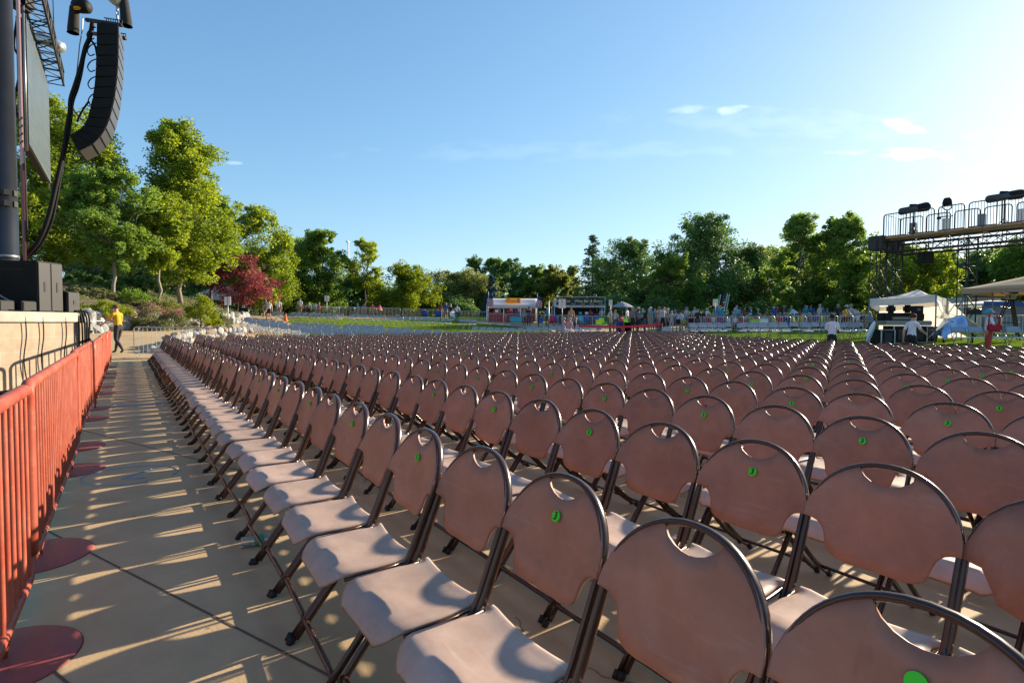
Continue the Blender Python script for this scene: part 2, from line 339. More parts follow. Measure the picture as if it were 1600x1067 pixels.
VARIANTS = [('stand', ('down', 'down')), ('stand', ('hip', 'down')), ('stand', ('cross', 'cross')), ('stand', ('down', 'face')), ('stand', ('hold', 'hold')), ('walk', ('swing', 'down')), ('sit', ('lap', 'lap')), ('sit', ('lap', 'face')), ('stand', ('forward', 'down'))]
for i, (po, ar) in enumerate(VARIANTS):
    for fm in (0, 1): pre_person(('v', i, fm), skeleton(po, ar, False, 0, bool(fm)), False)
pre_person('bend', skeleton('stand', ('forward', 'forward'), False, .55), False)
pre_person('usher', skeleton('walk', ('reach', 'hold'), True, .12), True)
pre_person('tee_a', skeleton('stand', ('hold', 'hold'), True, .02, True), True)
pre_person('tee_b', skeleton('walk', ('swing', 'reach'), True, .10, True), True)
pre_person('hat_lady', skeleton('stand', ('hip', 'hip'), True, 0, True), True)
dg = bpy.context.evaluated_depsgraph_get()
DONE = {}
for k, o in PRE.items():
    me = bpy.data.meshes.new_from_object(o.evaluated_get(dg)); me.name = 'shape'; DONE[k] = me
for k, o in PRE.items(): bpy.data.objects.remove(o)
REG = {'skin': 0, 'shirt': 1, 'pants': 2, 'leg': 3, 'foot': 4}
for k, J in SKEL.items():
    me = DONE[k]; n = len(me.polygons); ctr = np.zeros(n * 3); me.polygons.foreach_get('center', ctr); ctr = ctr.reshape(-1, 3)
    best = np.full(n, 1e9); reg = np.zeros(n, int)
    for i, a in enumerate(J):
        if a[2] < 0: continue
        p0, p1 = J[a[2]][0], a[0]; dv = p1 - p0; tt = np.clip(((ctr - p0) @ dv) / (dv @ dv + 1e-9), 0, 1)
        ds = np.linalg.norm(ctr - p0 - tt[:, None] * dv, axis=1) - .6 * a[1]; rr = np.where(tt > .5, REG[a[3]], REG[J[a[2]][3]])
        if a[3] == 'leg' and J[a[2]][3] == 'pants': rr = np.where(tt > .75, 3, 2)
        up = ds < best; best[up] = ds[up]; reg[up] = rr[up]
    for q in range(5): me.materials.append(None)
    me.polygons.foreach_set('material_index', reg.astype(np.int32)); me.update()

def person(key, x, y, h, face, shirt, pants, label, hair=(.03, .02, .015), legs=None, shoes=(.03, .03, .03), skin='skin', hat=None, group=None, long_hair=False, z=None, bald=False):
    """face: heading in degrees, 0 = looking along +y (away from the camera), 90 = to the left"""
    me = DONE[key]; z = terrain(x, y) if z is None else z
    o = thing('person', label, 'person', (x, y, z), R(face), group)
    sc_ = h / 1.79
    b = link('body', me, o); b.scale = (sc_,) * 3
    ms = [M[skin], cloth(shirt), cloth(pants), cloth(legs) if legs is not None else M[skin], cloth(shoes)]
    if legs == 'same': pass
    for i, m_ in enumerate(ms): b.material_slots[i].link = 'OBJECT'; b.material_slots[i].material = m_
    J = SKEL[key]; hp = J[6][0]
    if not bald:
        mb = MB()
        def hairf(u, v):
            th = v * math.pi * .62; ph = u * 2 * math.pi
            front = max(0, math.sin(ph)); th *= 1 - .40 * front
            rr = 1 + .05 * math.sin(5 * ph + 3 * th)
            return (hp[0] + .098 * rr * math.sin(th) * math.cos(ph), hp[1] - .008 + .108 * rr * math.sin(th) * math.sin(ph), hp[2] + .004 + .107 * math.cos(th))
        mb.grid(hairf, 14, 7)
        if long_hair:
            mb.grid(lambda u, v: (hp[0] + (.095 + .02 * v) * math.cos(math.pi * (1 + u)), hp[1] - .01 + (.10 + .02 * v) * math.sin(math.pi * (1 + u)), hp[2] + .03 - .30 * v), 8, 5)
        ho = mb.build('hair', cloth(hair), o); ho.scale = (sc_,) * 3
    if hat:
        col, brim = hat; mb = MB()
        mb.lathe([(.0, .115), (.05, .11), (.09, .09), (.104, .05), (.11, .02), (.112, .012)], (hp[0], hp[1], hp[2]), 18)
        if brim > .13: mb.lathe([(.108, .016), (brim, -.02), (brim, -.026), (.108, .008)], (hp[0], hp[1], hp[2]), 20)
        else: mb.grid(lambda u, v: (hp[0] + (.09 * (1 - v) + .075 * v) * math.cos(math.pi * u), hp[1] + .06 + .05 * math.sin(math.pi * u) + v * .09, hp[2] + .022 - .02 * v), 8, 3)
        hh = mb.build('hat', cloth(col), o); hh.scale = (sc_,) * 3
    return o

# ------------------------------------------------------------------ ground, paving, paths, lawn
def ground_mat():
    m = bpy.data.materials.new('lawn_grass'); m.use_nodes = True; t = m.node_tree; p = t.nodes['Principled BSDF']; p.inputs['Roughness'].default_value = 1; p.inputs['Specular IOR Level'].default_value = 0
    tcn = nd(t, 'ShaderNodeTexCoord'); n = nd(t, 'ShaderNodeTexNoise'); n.inputs['Scale'].default_value = .7; n.inputs['Detail'].default_value = 9; n.inputs['Roughness'].default_value = .7
    r = nd(t, 'ShaderNodeValToRGB'); r.color_ramp.elements[0].position = .3; r.color_ramp.elements[1].position = .72
    r.color_ramp.elements[0].color = (.07, .12, .014, 1); r.color_ramp.elements[1].color = (.20, .28, .038, 1)
    t.links.new(tcn.outputs['Object'], n.inputs['Vector']); t.links.new(n.outputs[0], r.inputs[0]); t.links.new(r.outputs[0], p.inputs['Base Color'])
    n2 = nd(t, 'ShaderNodeTexNoise'); n2.inputs['Scale'].default_value = 25; n2.inputs['Detail'].default_value = 4; t.links.new(tcn.outputs['Object'], n2.inputs['Vector'])
    b = nd(t, 'ShaderNodeBump'); b.inputs['Strength'].default_value = .9; b.inputs['Distance'].default_value = .06; t.links.new(n2.outputs[0], b.inputs['Height']); t.links.new(b.outputs[0], p.inputs['Normal'])
    return m
def concrete_mat(name, a, b_):
    m = bpy.data.materials.new(name); m.use_nodes = True; t = m.node_tree; p = t.nodes['Principled BSDF']; p.inputs['Roughness'].default_value = .75; p.inputs['Specular IOR Level'].default_value = .3
    tcn = nd(t, 'ShaderNodeTexCoord'); n = nd(t, 'ShaderNodeTexNoise'); n.inputs['Scale'].default_value = .9; n.inputs['Detail'].default_value = 10; n.inputs['Roughness'].default_value = .68
    r = nd(t, 'ShaderNodeValToRGB'); r.color_ramp.elements[0].position = .32; r.color_ramp.elements[1].position = .7
    r.color_ramp.elements[0].color = (*a, 1); r.color_ramp.elements[1].color = (*b_, 1)
    t.links.new(tcn.outputs['Object'], n.inputs['Vector']); t.links.new(n.outputs[0], r.inputs[0])
    # small dark spots and pale scuffs
    v = nd(t, 'ShaderNodeTexVoronoi'); v.inputs['Scale'].default_value = 3.1; t.links.new(tcn.outputs['Object'], v.inputs['Vector'])
    sp = math_n(t, 'LESS_THAN', v.outputs['Distance'], .035)
    n3 = nd(t, 'ShaderNodeTexNoise'); n3.inputs['Scale'].default_value = 5; n3.inputs['Detail'].default_value = 12; n3.inputs['Distortion'].default_value = 1.5; t.links.new(tcn.outputs['Object'], n3.inputs['Vector'])
    sc2 = math_n(t, 'MULTIPLY', math_n(t, 'MAXIMUM', math_n(t, 'SUBTRACT', n3.outputs[0], .63), 0.0), 3.0)
    mx = nd(t, 'ShaderNodeMix', data_type='RGBA'); t.links.new(math_n(t, 'MULTIPLY', sp, .55), mx.inputs['Factor']); t.links.new(r.outputs[0], mx.inputs['A']); mx.inputs['B'].default_value = (.06, .05, .045, 1)
    mx2 = nd(t, 'ShaderNodeMix', data_type='RGBA'); t.links.new(sc2, mx2.inputs['Factor']); t.links.new(mx.outputs['Result'], mx2.inputs['A']); mx2.inputs['B'].default_value = (.42, .37, .31, 1)
    n4 = nd(t, 'ShaderNodeTexNoise'); n4.inputs['Scale'].default_value = .35; n4.inputs['Detail'].default_value = 8; n4.inputs['Distortion'].default_value = .6; t.links.new(tcn.outputs['Object'], n4.inputs['Vector'])
    n5 = nd(t, 'ShaderNodeTexNoise'); n5.inputs['Scale'].default_value = 2.2; n5.inputs['Detail'].default_value = 12; n5.inputs['Roughness'].default_value = .75; t.links.new(tcn.outputs['Object'], n5.inputs['Vector'])
    sv = nd(t, 'ShaderNodeHueSaturation'); t.links.new(math_n(t, 'ADD', math_n(t, 'MULTIPLY', n4.outputs[0], .42), math_n(t, 'ADD', math_n(t, 'MULTIPLY', n5.outputs[0], .55), .52)), sv.inputs['Value']); t.links.new(mx2.outputs['Result'], sv.inputs['Color'])
    vc = nd(t, 'ShaderNodeTexVoronoi', feature='DISTANCE_TO_EDGE'); vc.inputs['Scale'].default_value = .28
    wn = nd(t, 'ShaderNodeTexNoise'); wn.inputs['Scale'].default_value = 1.6; wn.inputs['Detail'].default_value = 6; t.links.new(tcn.outputs['Object'], wn.inputs['Vector'])
    wv = nd(t, 'ShaderNodeVectorMath', operation='ADD'); ws = nd(t, 'ShaderNodeVectorMath', operation='SCALE'); ws.inputs['Scale'].default_value = .6; t.links.new(wn.outputs['Color'], ws.inputs[0]); t.links.new(tcn.outputs['Object'], wv.inputs[0]); t.links.new(ws.outputs[0], wv.inputs[1]); t.links.new(wv.outputs[0], vc.inputs['Vector'])
    ck = math_n(t, 'MULTIPLY', math_n(t, 'LESS_THAN', vc.outputs['Distance'], .0016), math_n(t, 'MULTIPLY', math_n(t, 'GREATER_THAN', n4.outputs[0], .5), .6))
    mx3 = nd(t, 'ShaderNodeMix', data_type='RGBA'); t.links.new(ck, mx3.inputs['Factor']); t.links.new(sv.outputs[0], mx3.inputs['A']); mx3.inputs['B'].default_value = (.08, .06, .045, 1)
    t.links.new(mx3.outputs['Result'], p.inputs['Base Color'])
    n2 = nd(t, 'ShaderNodeTexNoise'); n2.inputs['Scale'].default_value = 60; n2.inputs['Detail'].default_value = 5; t.links.new(tcn.outputs['Object'], n2.inputs['Vector'])
    b = nd(t, 'ShaderNodeBump'); b.inputs['Strength'].default_value = .18; b.inputs['Distance'].default_value = .01; t.links.new(n2.outputs[0], b.inputs['Height']); t.links.new(b.outputs[0], p.inputs['Normal'])
    return m
M['lawn'] = ground_mat(); M['conc'] = concrete_mat('aisle_concrete', (.405, .285, .155), (.50, .36, .205)); M['path'] = concrete_mat('sandy_path', (.40, .285, .155), (.50, .365, .205))
M['soil'] = mat('planting_soil', (.07, .055, .03), .95, col2=(.12, .11, .045), scale=1.2, bump=.8, bscale=6)
M['joint'] = mat('joint_filler', (.10, .07, .045), .9)

def axis(lo, hi, d0, far):
    a = [0.0]; d = d0
    while a[-1] < hi: a.append(a[-1] + d); d *= 1.03 if a[-1] > far else 1
    b = [0.0]; d = d0
    while b[-1] > lo: b.append(b[-1] - d); d *= 1.03 if -b[-1] > far else 1
    return sorted(set(a + b))
mb = MB(); xs = axis(-420, 420, 1.0, 45); ys = axis(-60, 700, 1.0, 60); ny = len(ys)
mb.add([(x, y, terrain(x, y) - .03) for x in xs for y in ys], [(i * ny + j, (i + 1) * ny + j, (i + 1) * ny + j + 1, i * ny + j + 1) for i in range(len(xs) - 1) for j in range(ny - 1)])
tag(mb.build('ground', M['lawn']), kind='structure')

def drape(name, poly, off, m, fn=terrain, step=1.0, thick=0):
    bm = bmesh.new(); vs = [bm.verts.new((x, y, 0)) for x, y in poly]; bm.faces.new(vs)
    x0, x1 = min(p[0] for p in poly), max(p[0] for p in poly); y0, y1 = min(p[1] for p in poly), max(p[1] for p in poly)
    for ax, lo_, hi_ in ((0, x0, x1), (1, y0, y1)):
        k = lo_ + step
        while k < hi_:
            co = (k, 0, 0) if ax == 0 else (0, k, 0); no = (1, 0, 0) if ax == 0 else (0, 1, 0)
            bmesh.ops.bisect_plane(bm, geom=bm.verts[:] + bm.edges[:] + bm.faces[:], plane_co=co, plane_no=no); k += step
    for v in bm.verts: v.co.z = fn(v.co.x, v.co.y) + off
    bm.normal_update()
    for f in bm.faces:
        f.smooth = True
        if f.normal.z < 0: f.normal_flip()
    me = bpy.data.meshes.new(name); bm.to_mesh(me); bm.free(); me.materials.append(m)
    return tag(link(name, me), kind='structure')
def st(s, t): return (SN[0] * s + ST[0] * t, SN[1] * s + ST[1] * t)
drape('paving', [st(-9, -9), st(17.0, -9), st(17.4, 7), st(19.5, 12), st(25, 18), st(25, 24.2), st(-9, 24.2)], 0.0, M['conc'], step=4)
drape('curb', [st(17.0, -9), st(17.2, -9), st(17.6, 7), st(19.7, 12), st(25.2, 18), st(25.2, 24.4), st(25, 24.4), st(25, 18.1), st(19.5, 12.1), st(17.4, 7.1)], .11, mat('curb_concrete', (.33, .31, .29), .85, var=.2, scale=3), step=40)
drape('path', [st(-9, 24.2), st(3.6, 24.2), (-10.5, 24), (-11.5, 30), (-14.5, 39), (-19, 47), (-23.5, 56), (-15, 56), (-10, 57.5), (-9, 61), (-30, 61), (-30, 52), (-24.5, 47), (-19.7, 41), (-19.7, 23), (-30, 16)], .012, M['path'], step=1.2)
drape('walkway', [(X(880, 37), 36.4), (X(1080, 36), 35.5), (X(1090, 42), 41.5), (X(1085, 60), 60), (X(700, 62), 60), (X(700, 60), 58), (X(860, 46), 46)], .012, M['path'], step=1.2)
# saw joints in the aisle paving, a cable ramp and chalk marks
def joint(p, q, wd=.011):
    a = Vector((*p, .003)); b = Vector((*q, .003)); d = (b - a).normalized(); n = Vector((-d.y, d.x, 0)) * wd / 2
    MBJ.add([a - n, b - n, b + n, a + n], [(0, 1, 2, 3)], 0, False)
MBJ = MB()
joint((-3.09, 3.70), (2.2, .30)); joint((-6.2, 7.6), (-1.2, 4.35)); joint((-10.2, 12.1), (-6.4, 9.6)); joint((-.30, 1.2), (-3.2, 3.1)); joint(st(-9, 15.5), st(17, 15.5)); joint((-7.0, 3.2), (-3.2, 3.77))
tag(MBJ.build('pavement_joints', M['joint']), kind='structure')
mb = MB(); a = Vector((X(130, 9), 9.0, 0)); b = Vector((X(262, 9.4), 9.5, 0)); d = (b - a); n = Vector((-d.y, d.x, 0)).normalized()
mb.slab([[a + d * u + n * k for k, z in ()] or [a + d * u + n * k + Vector((0, 0, z)) for k, z in ((-.10, .004), (-.05, .022), (.05, .022), (.10, .004))] for u in (0, .25, .5, .75, 1)], .003, (0, 0, 1))
tag(mb.build('cable_ramp', mat('grey_tape', (.30, .28, .27), .7, var=.2)), 'low grey cable cover taped straight across the aisle', 'cable cover')
mb = MB(); cx, cy = -3.45, 5.05
for rr, a0, a1 in ((.33, 0, 5.6), ): mb.tube([(cx + 1.15 * rr * math.cos(a0 + (a1 - a0) * k / 30), cy + rr * math.sin(a0 + (a1 - a0) * k / 30), .001) for k in range(31)], .006, 4)
mb.tube([(cx + .02, cy - .13, .001), (cx + .06, cy + .22, .001)], .008, 4); mb.tube([(cx + .0, cy - .12, .001), (cx + .2, cy - .1, .001)], .006, 4)
tag(mb.build('chalk_mark', M['chalk']), 'faint blue chalk circle drawn on the aisle concrete', 'chalk mark')

# ------------------------------------------------------------------ brown folding chairs
SH_Z, SH_U, AP_Z = .712, .082, .911
def arch_z(w): return SH_Z + (AP_Z - SH_Z) * (1 - min(1, abs(w / .226)) ** 2.1) ** (1 / 1.98)
def arch_p(w): return SH_Z + (AP_Z + .0075 - SH_Z) * (1 - min(1, abs(w / .2350)) ** 2.1) ** (1 / 1.98)
def lean_u(z): return np.interp(z, (.0, .452, SH_Z, AP_Z), (.545, .187, SH_U, 0.0))
def frame_path(n_arch=22, z0=.44, z1=None):
    P = [(-.226, lean_u(z), z) for z in np.linspace(z0, SH_Z - .03, 5)]
    for k in range(n_arch + 1):
        a = math.pi * (1 - k / n_arch); wv = .226 * math.copysign(abs(math.cos(a)) ** .86, math.cos(a)); P.append((wv, lean_u(arch_z(wv)), arch_z(wv)))
    P += [(.226, lean_u(z), z) for z in np.linspace(SH_Z - .03, z0, 5)]
    return P
def panel_me(cols, rows, low=False):
    ws = np.concatenate([[-.2340, -.2300, -.219, -.204, -.190, -.179, -.170, -.163, -.158, -.153, -.145, -.131, -.112, -.0865, -.0845], np.linspace(-.068, .068, 7), [.0845, .0865, .112, .131, .145, .153, .158, .163, .170, .179, .190, .204, .219, .2300, .2340]])
    if low: ws = np.array([-.234, -.185, -.158, -.142, -.0865, -.084, -.05, 0, .05, .084, .0865, .142, .158, .185, .234])
    top = []
    for wv in ws:
        a = abs(wv)
        zmin = np.interp(a, (0, .092, .112, .131, .145, .153, .158, .163, .170, .179, .190, .204, .219, .2340), (.578, .581, .586, .594, .606, .620, .638, .657, .673, .685, .694, .700, .704, .706))
        zmax = arch_p(wv)
        if a < .086: zmax = AP_Z - .018 - .044 * (1 - (a / .086) ** 2) ** .75
        zmax = max(zmax, zmin + .006)
        row = []
        for q in range(rows + 1):
            z = zmin + (zmax - zmin) * q / rows
            bulge = -.040 * (1 - (a / .2275) ** 2) * (1 - smooth01((z - .62) / .26)) - .010 * (1 - (a / .2275) ** 2)
            row.append((wv, lean_u(z) + .021 + bulge, z))
        top.append(row)
    mb = MB(); mb.slab(top, .011, (0, 1, .42)); return mb
def seat_mb(nu=12, nw=12):
    us = np.concatenate([[.150, .158, .172], np.linspace(.19, .44, nu - 5), [.462, .482, .500, .512, .518]])
    top = []
    for u in us:
        hw = np.interp(u, (.15, .158, .172, .19, .23, .32, .44, .462, .482, .5, .512, .518), (.212, .213, .208, .198, .204, .217, .217, .213, .203, .185, .163, .145))
        row = []
        for k in range(nw + 1):
            f = -1 + 2 * k / nw; wv = hw * f
            z = .458 - .012 * (1 - f * f) * math.exp(-((u - .30) / .12) ** 2) + .008 * smooth01((.2 - u) / .05) * abs(f) ** 2 - .052 * max(0, (u - .43) / .088) ** 2
            z -= .006 * max(0, (abs(f) - .85) / .15) ** 2
            uu = u + (.014 * (1 - f * f) if u < .19 else 0)
            row.append((wv, uu, z))
        top.append(row)
    mb = MB(); mb.slab(top, .013, (0, 0, 1)); return mb
def front_leg(sg, seg=8):
    mb = MB(); mb.tube([(sg * .226, lean_u(z), z) for z in (.46, .40, .30, .2, .1, .02)], .0105, seg, 0, True, (1, 0, 0), .017)
    mb.tube([(sg * .216, lean_u(.45), .445), (sg * .216, .33, .432), (sg * .214, .44, .428)], .008, 4)   # rail under the edge of the seat
    mb.tube([(sg * .226, .540, .028), (sg * .226, .556, .0)], .0125, seg, 1, True, (1, 0, 0), .0185); return mb
def rear_leg(sg, seg=8):
    mb = MB(); B = [(.40, .425), (.27, .30), (.17, .14), (-.05, .018)]
    P = []
    for k in range(10):
        t = k / 9; q = [(1 - t) ** 3, 3 * t * (1 - t) ** 2, 3 * t * t * (1 - t), t ** 3]
        P.append((sg * .203, sum(a * b[0] for a, b in zip(q, B)), sum(a * b[1] for a, b in zip(q, B))))
    mb.tube(P, .0095, seg, 0, True, (1, 0, 0), .015); mb.tube([(sg * .203, -.035, .028), (sg * .203, -.06, .0)], .0115, seg, 1, True, (1, 0, 0), .017); return mb
def cross_front():
    mb = MB(); mb.tube([(-.228, .487, .082), (-.19, .487, .082), (.19, .487, .082), (.228, .487, .082)], [.016, .0125, .0125, .016], 6); return mb
def cross_rear(): return MB().tube([(-.205, .03, .075), (.205, .03, .075)], .0095, 6)
FR = [M['cframe'], M['cap']]
ME = {}
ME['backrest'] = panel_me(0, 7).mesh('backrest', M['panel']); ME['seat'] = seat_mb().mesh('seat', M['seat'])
ME['back_frame'] = MB().tube(frame_path(30), .0105, 10, 0, True, None, None).mesh('back_frame', FR) if False else None
def frame_mb(n=26, seg=9, z0=.44):
    mb = MB(); P = [Vector(p) for p in frame_path(n, z0)]; ln = Vector((0, -.38, .925)).normalized(); nrm = Vector((0, .925, .38)).normalized()
    rings = []
    for i in range(len(P)):
        t = (P[min(i + 1, len(P) - 1)] - P[max(i - 1, 0)]).normalized(); o = t.cross(nrm).normalized()
        rings.append([P[i] + o * math.cos(2 * math.pi * k / seg) * .0095 + nrm * math.sin(2 * math.pi * k / seg) * .0175 for k in range(seg)])
    return mb.add([p for r in rings for p in r], [(i * seg + k, i * seg + (k + 1) % seg, (i + 1) * seg + (k + 1) % seg, (i + 1) * seg + k) for i in range(len(P) - 1) for k in range(seg)] )
ME['back_frame'] = frame_mb().mesh('back_frame', FR)
for sg, nm in ((-1, 'l'), (1, 'r')): ME['fl' + nm] = front_leg(sg).mesh('leg', FR); ME['rl' + nm] = rear_leg(sg).mesh('leg', FR)
ME['sf'] = cross_front().mesh('stretcher', FR); ME['sr'] = cross_rear().mesh('stretcher', FR)
lo_f = frame_mb(14, 5)
for sg in (-1, 1):
    for q in (front_leg(sg, 4), rear_leg(sg, 4)): lo_f.add(q.v, q.f, 0)
for q in (cross_front(), cross_rear()): lo_f.add(q.v, q.f, 0)
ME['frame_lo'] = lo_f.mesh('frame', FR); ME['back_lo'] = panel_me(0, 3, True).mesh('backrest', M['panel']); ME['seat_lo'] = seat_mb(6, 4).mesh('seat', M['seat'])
def sticker_me(num):
    mb = MB(); tilt = Matrix.Rotation(math.atan2(.082, .199), 3, 'X')
    seg = 22; c = Vector((0, lean_u(.80) + .0122, .80)); ex = Vector((1, 0, 0)); ez = Vector((0, -.38, .925)).normalized(); en = Vector((0, .925, .38))
    V = [c + ex * .0175 * math.cos(2 * math.pi * k / seg) + ez * .0175 * math.sin(2 * math.pi * k / seg) for k in range(seg)]; V2 = [v - en * .004 for v in V]
    mb.add(V + V2, [tuple(range(seg))[::-1]] + [(k, (k + 1) % seg, seg + (k + 1) % seg, seg + k) for k in range(seg)], 0, False)
    if num:
        t = DONE.get('n%d' % num)
        if t:
            vs = [c + en * .0009 - ex * v.co.x + ez * v.co.y for v in t.vertices]; mb.add(vs, [tuple(p.vertices) for p in t.polygons], 1, False)
    return mb.mesh('sticker', [M['sticker'], M['ink']])
STK = {n: sticker_me(n) for n in range(3, 21, 2)}; STK[0] = sticker_me(0)
RZ = math.atan2(SN[0], -SN[1])   # local +y (the sitter's view) turned towards the stage
ROWS = ['front', 'second', 'third', 'fourth', 'fifth', 'sixth', 'seventh', 'eighth', 'ninth', 'tenth', 'eleventh', 'twelfth', 'thirteenth', 'fourteenth', 'fifteenth', 'sixteenth']
def s_last(t): return np.interp(t, (0, 6, 12, 19, 30), (16.3, 16.6, 18.4, 24.4, 24.4))
cand = []
for i in range(24):
    for k in range(-12, 50):
        t = .372 + .475 * k; s = 1.127 + i * .9998
        if s > s_last(t) or t > 23.4 + .02 * i: continue
        if i in (0,) and k in (41,): continue
        if random.random() < .004 and i > 7: continue
        x, y = st(s, t)
        if y < -1.5 or math.hypot(x, y) < .3: continue
        d = math.hypot(x, y)
        px = 800 + F * x / y if y > .35 else (9e9 if x > 0 else -9e9)
        infr = -40 < px < 1700 and y > .35
        ang = math.degrees(math.atan2(x, y))
        if not infr and not (ang > 0 and ang < 85 and x < 9): continue
        cand.append((d if infr else 1e3 + d, d, i, k, x, y))
cand.sort()
def ordinal(n): return '%d%s' % (n, 'th' if 10 <= n % 100 <= 20 else {1: 'st', 2: 'nd', 3: 'rd'}.get(n % 10, 'th'))
stuff = MB(); SM = {}
def cat_mesh(mb_, me, M4, mi):
    n = len(me.vertices); co = np.empty(n * 3, np.float32); me.vertices.foreach_get('co', co); co = co.reshape(-1, 3) @ np.array(M4.to_3x3()).T + np.array(M4.translation)
    mb_.append((co, [tuple(p.vertices) for p in me.polygons], mi))
far_parts = []
for rank, (_, d, i, k, x, y) in enumerate(cand):
    jx, jy, jr = rng.normal(0, .008), rng.normal(0, .014), rng.normal(0, R(1.1)) + (R(rng.uniform(-5, 5)) if d > 4 and rng.random() < .06 else 0); sticker = (k % 2 == 0) and (d < 4 or random.random() < .85)
    if (i, k) in ((0, 0), ): pass
    M4 = Matrix.Translation((x + jx, y + jy, 0)) @ Matrix.Rotation(RZ + jr, 4, 'Z')
    if rank >= 300:
        far_parts.append((M4, sticker)); continue
    num = k + 1
    row = ROWS[i]; edge = ' by the aisle' if i == 0 else ''
    if k < 2: lab = ('brown folding chair at the near end of the %s row', 'brown folding chair next to the near end of the %s row')[k % 2] % row
    elif sticker: lab = 'brown folding chair with green sticker numbered %d in the %s row%s' % (num, row, edge)
    elif k % 2 == 1: lab = 'unnumbered brown folding chair between numbers %d and %d in the %s row%s' % (num - 1, num + 1, row, edge)
    else: lab = 'brown folding chair missing its number sticker %d in the %s row%s' % (num, row, edge)
    o = thing('folding_chair', lab, 'chair', (x + jx, y + jy, 0), RZ + jr, 'brown folding chairs set out in rows')
    if rank < 110:
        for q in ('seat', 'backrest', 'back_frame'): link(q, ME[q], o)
        for q in ('fll', 'flr', 'rll', 'rlr'): link('leg', ME[q], o)
        link('stretcher', ME['sf'], o); link('stretcher', ME['sr'], o)
    else:
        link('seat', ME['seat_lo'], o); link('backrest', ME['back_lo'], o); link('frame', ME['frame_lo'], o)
    if sticker:
        bk = [c for c in o.children if c.name.startswith('backrest')][0]; link('sticker', STK[num] if num in STK and d < 9 else STK[0], bk)
# everything beyond the three hundred largest: one body of seating
V, Fc, Mi = [], [], []; off = 0
src = []
for me, mi in ((ME['seat_lo'], 0), (ME['back_lo'], 1), (ME['frame_lo'], 2), (STK[0], 3)):
    co = np.empty(len(me.vertices) * 3, np.float32); me.vertices.foreach_get('co', co); src.append((co.reshape(-1, 3), [tuple(p.vertices) for p in me.polygons], mi))
for M4, stk in far_parts:
    A = np.array(M4.to_3x3()).T; T = np.array(M4.translation)
    for co, fs, mi in src:
        if mi == 3 and not stk: continue
        V.append(co @ A + T); Fc += [tuple(a + off for a in f) for f in fs]; Mi += [mi] * len(fs); off += len(co)
me = bpy.data.meshes.new('far_folding_chairs'); me.from_pydata(np.concatenate(V).tolist(), [], Fc)
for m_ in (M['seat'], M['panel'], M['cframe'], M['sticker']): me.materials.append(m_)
me.polygons.foreach_set('material_index', Mi); me.polygons.foreach_set('use_smooth', [True] * len(Mi)); me.update()
tag(link('distant_folding_chairs', me), 'brown folding chairs of the far rows massed towards the lawn', 'chairs', kind='stuff')
print('chairs', len(cand), 'verts far', off)

# ------------------------------------------------------------------ red crowd barricade along the aisle
def barricade(p0, p1, label, h=1.09):
    p0, p1 = Vector((*p0, 0)), Vector((*p1, 0)); L = (p1 - p0).length
    o = thing('crowd_barricade', label, 'barricade', p0, math.atan2(p1.y - p0.y, p1.x - p0.x), 'red crowd barricade sections')
    r = .03; c = .10; zb = .14
    pth = [(r, 0, zb + c)] + [(r, 0, z) for z in (.4, .7, h - r - c)] + [(r + c * (1 - math.cos(a)), 0, h - r - c + c * math.sin(a)) for a in (.4, .8, 1.2, 1.57)]
    pth += [(L * k / 6, 0, h - r) for k in range(1, 6)]
    pth += [(L - r - c * (1 - math.cos(a)), 0, h - r - c + c * math.sin(a)) for a in (1.57, 1.2, .8, .4)] + [(L - r, 0, z) for z in (h - r - c, .7, .4, zb + c)]
    MB().tube(pth, r, 12, up=(0, 1, 0)).build('top_rail', M['dustred'] if False else M['red'], o)
    MB().tube([(r, 0, zb + c), (r + .03, 0, zb + .04), (r + c, 0, zb), (L / 2, 0, zb), (L - r - c, 0, zb), (L - r - .03, 0, zb + .04), (L - r, 0, zb + c)], .022, 10, up=(0, 1, 0)).build('bottom_rail', M['red'], o)
    mb = MB(); n = max(4, int(L / .118))
    for k in range(1, n): mb.tube([(L * k / n, 0, zb), (L * k / n, 0, .6), (L * k / n, 0, h - r)], .0125, 8, cap=False)
    mb.build('bars', M['red'], o)
    for f in (.16, .82):
        q = MB().lathe([(0, .014), (.16, .012), (.285, .006), (.295, .0), (.29, 0)][::-1], (L * f, .05, .001), 36).build('floor_plate', M['reddisc'], o)
        MB().tube([(L * f, .02, .01), (L * f, .01, .07), (L * f, 0, zb)], .013, 8).build('plate_post', M['red'], o)
    return o
def bp(t, off=0): return st(-.43 + off, t)
BT = [3.72, 7.25, 10.55, 13.95, 17.5, 21.55]
barricade(st(-.47, .25), bp(3.65, .02), 'red tubular crowd barricade cut off by the left edge, nearest the camera')
for k in range(5):
    lb = ['red tubular crowd barricade with the closest full row of upright bars beside the aisle', 'red barricade section just past the first joint along the aisle', 'middle red barricade section along the aisle below the black speaker boxes',
          'red barricade section second from the far end of the aisle', 'red barricade section at the far end of the aisle, beside the man in yellow'][k]
    barricade(bp(BT[k] + .02, (.0, -.03, .01, -.02, .0)[k]), bp(BT[k + 1] - .02, (.0, -.03, .01, -.02, .0)[k]), lb)

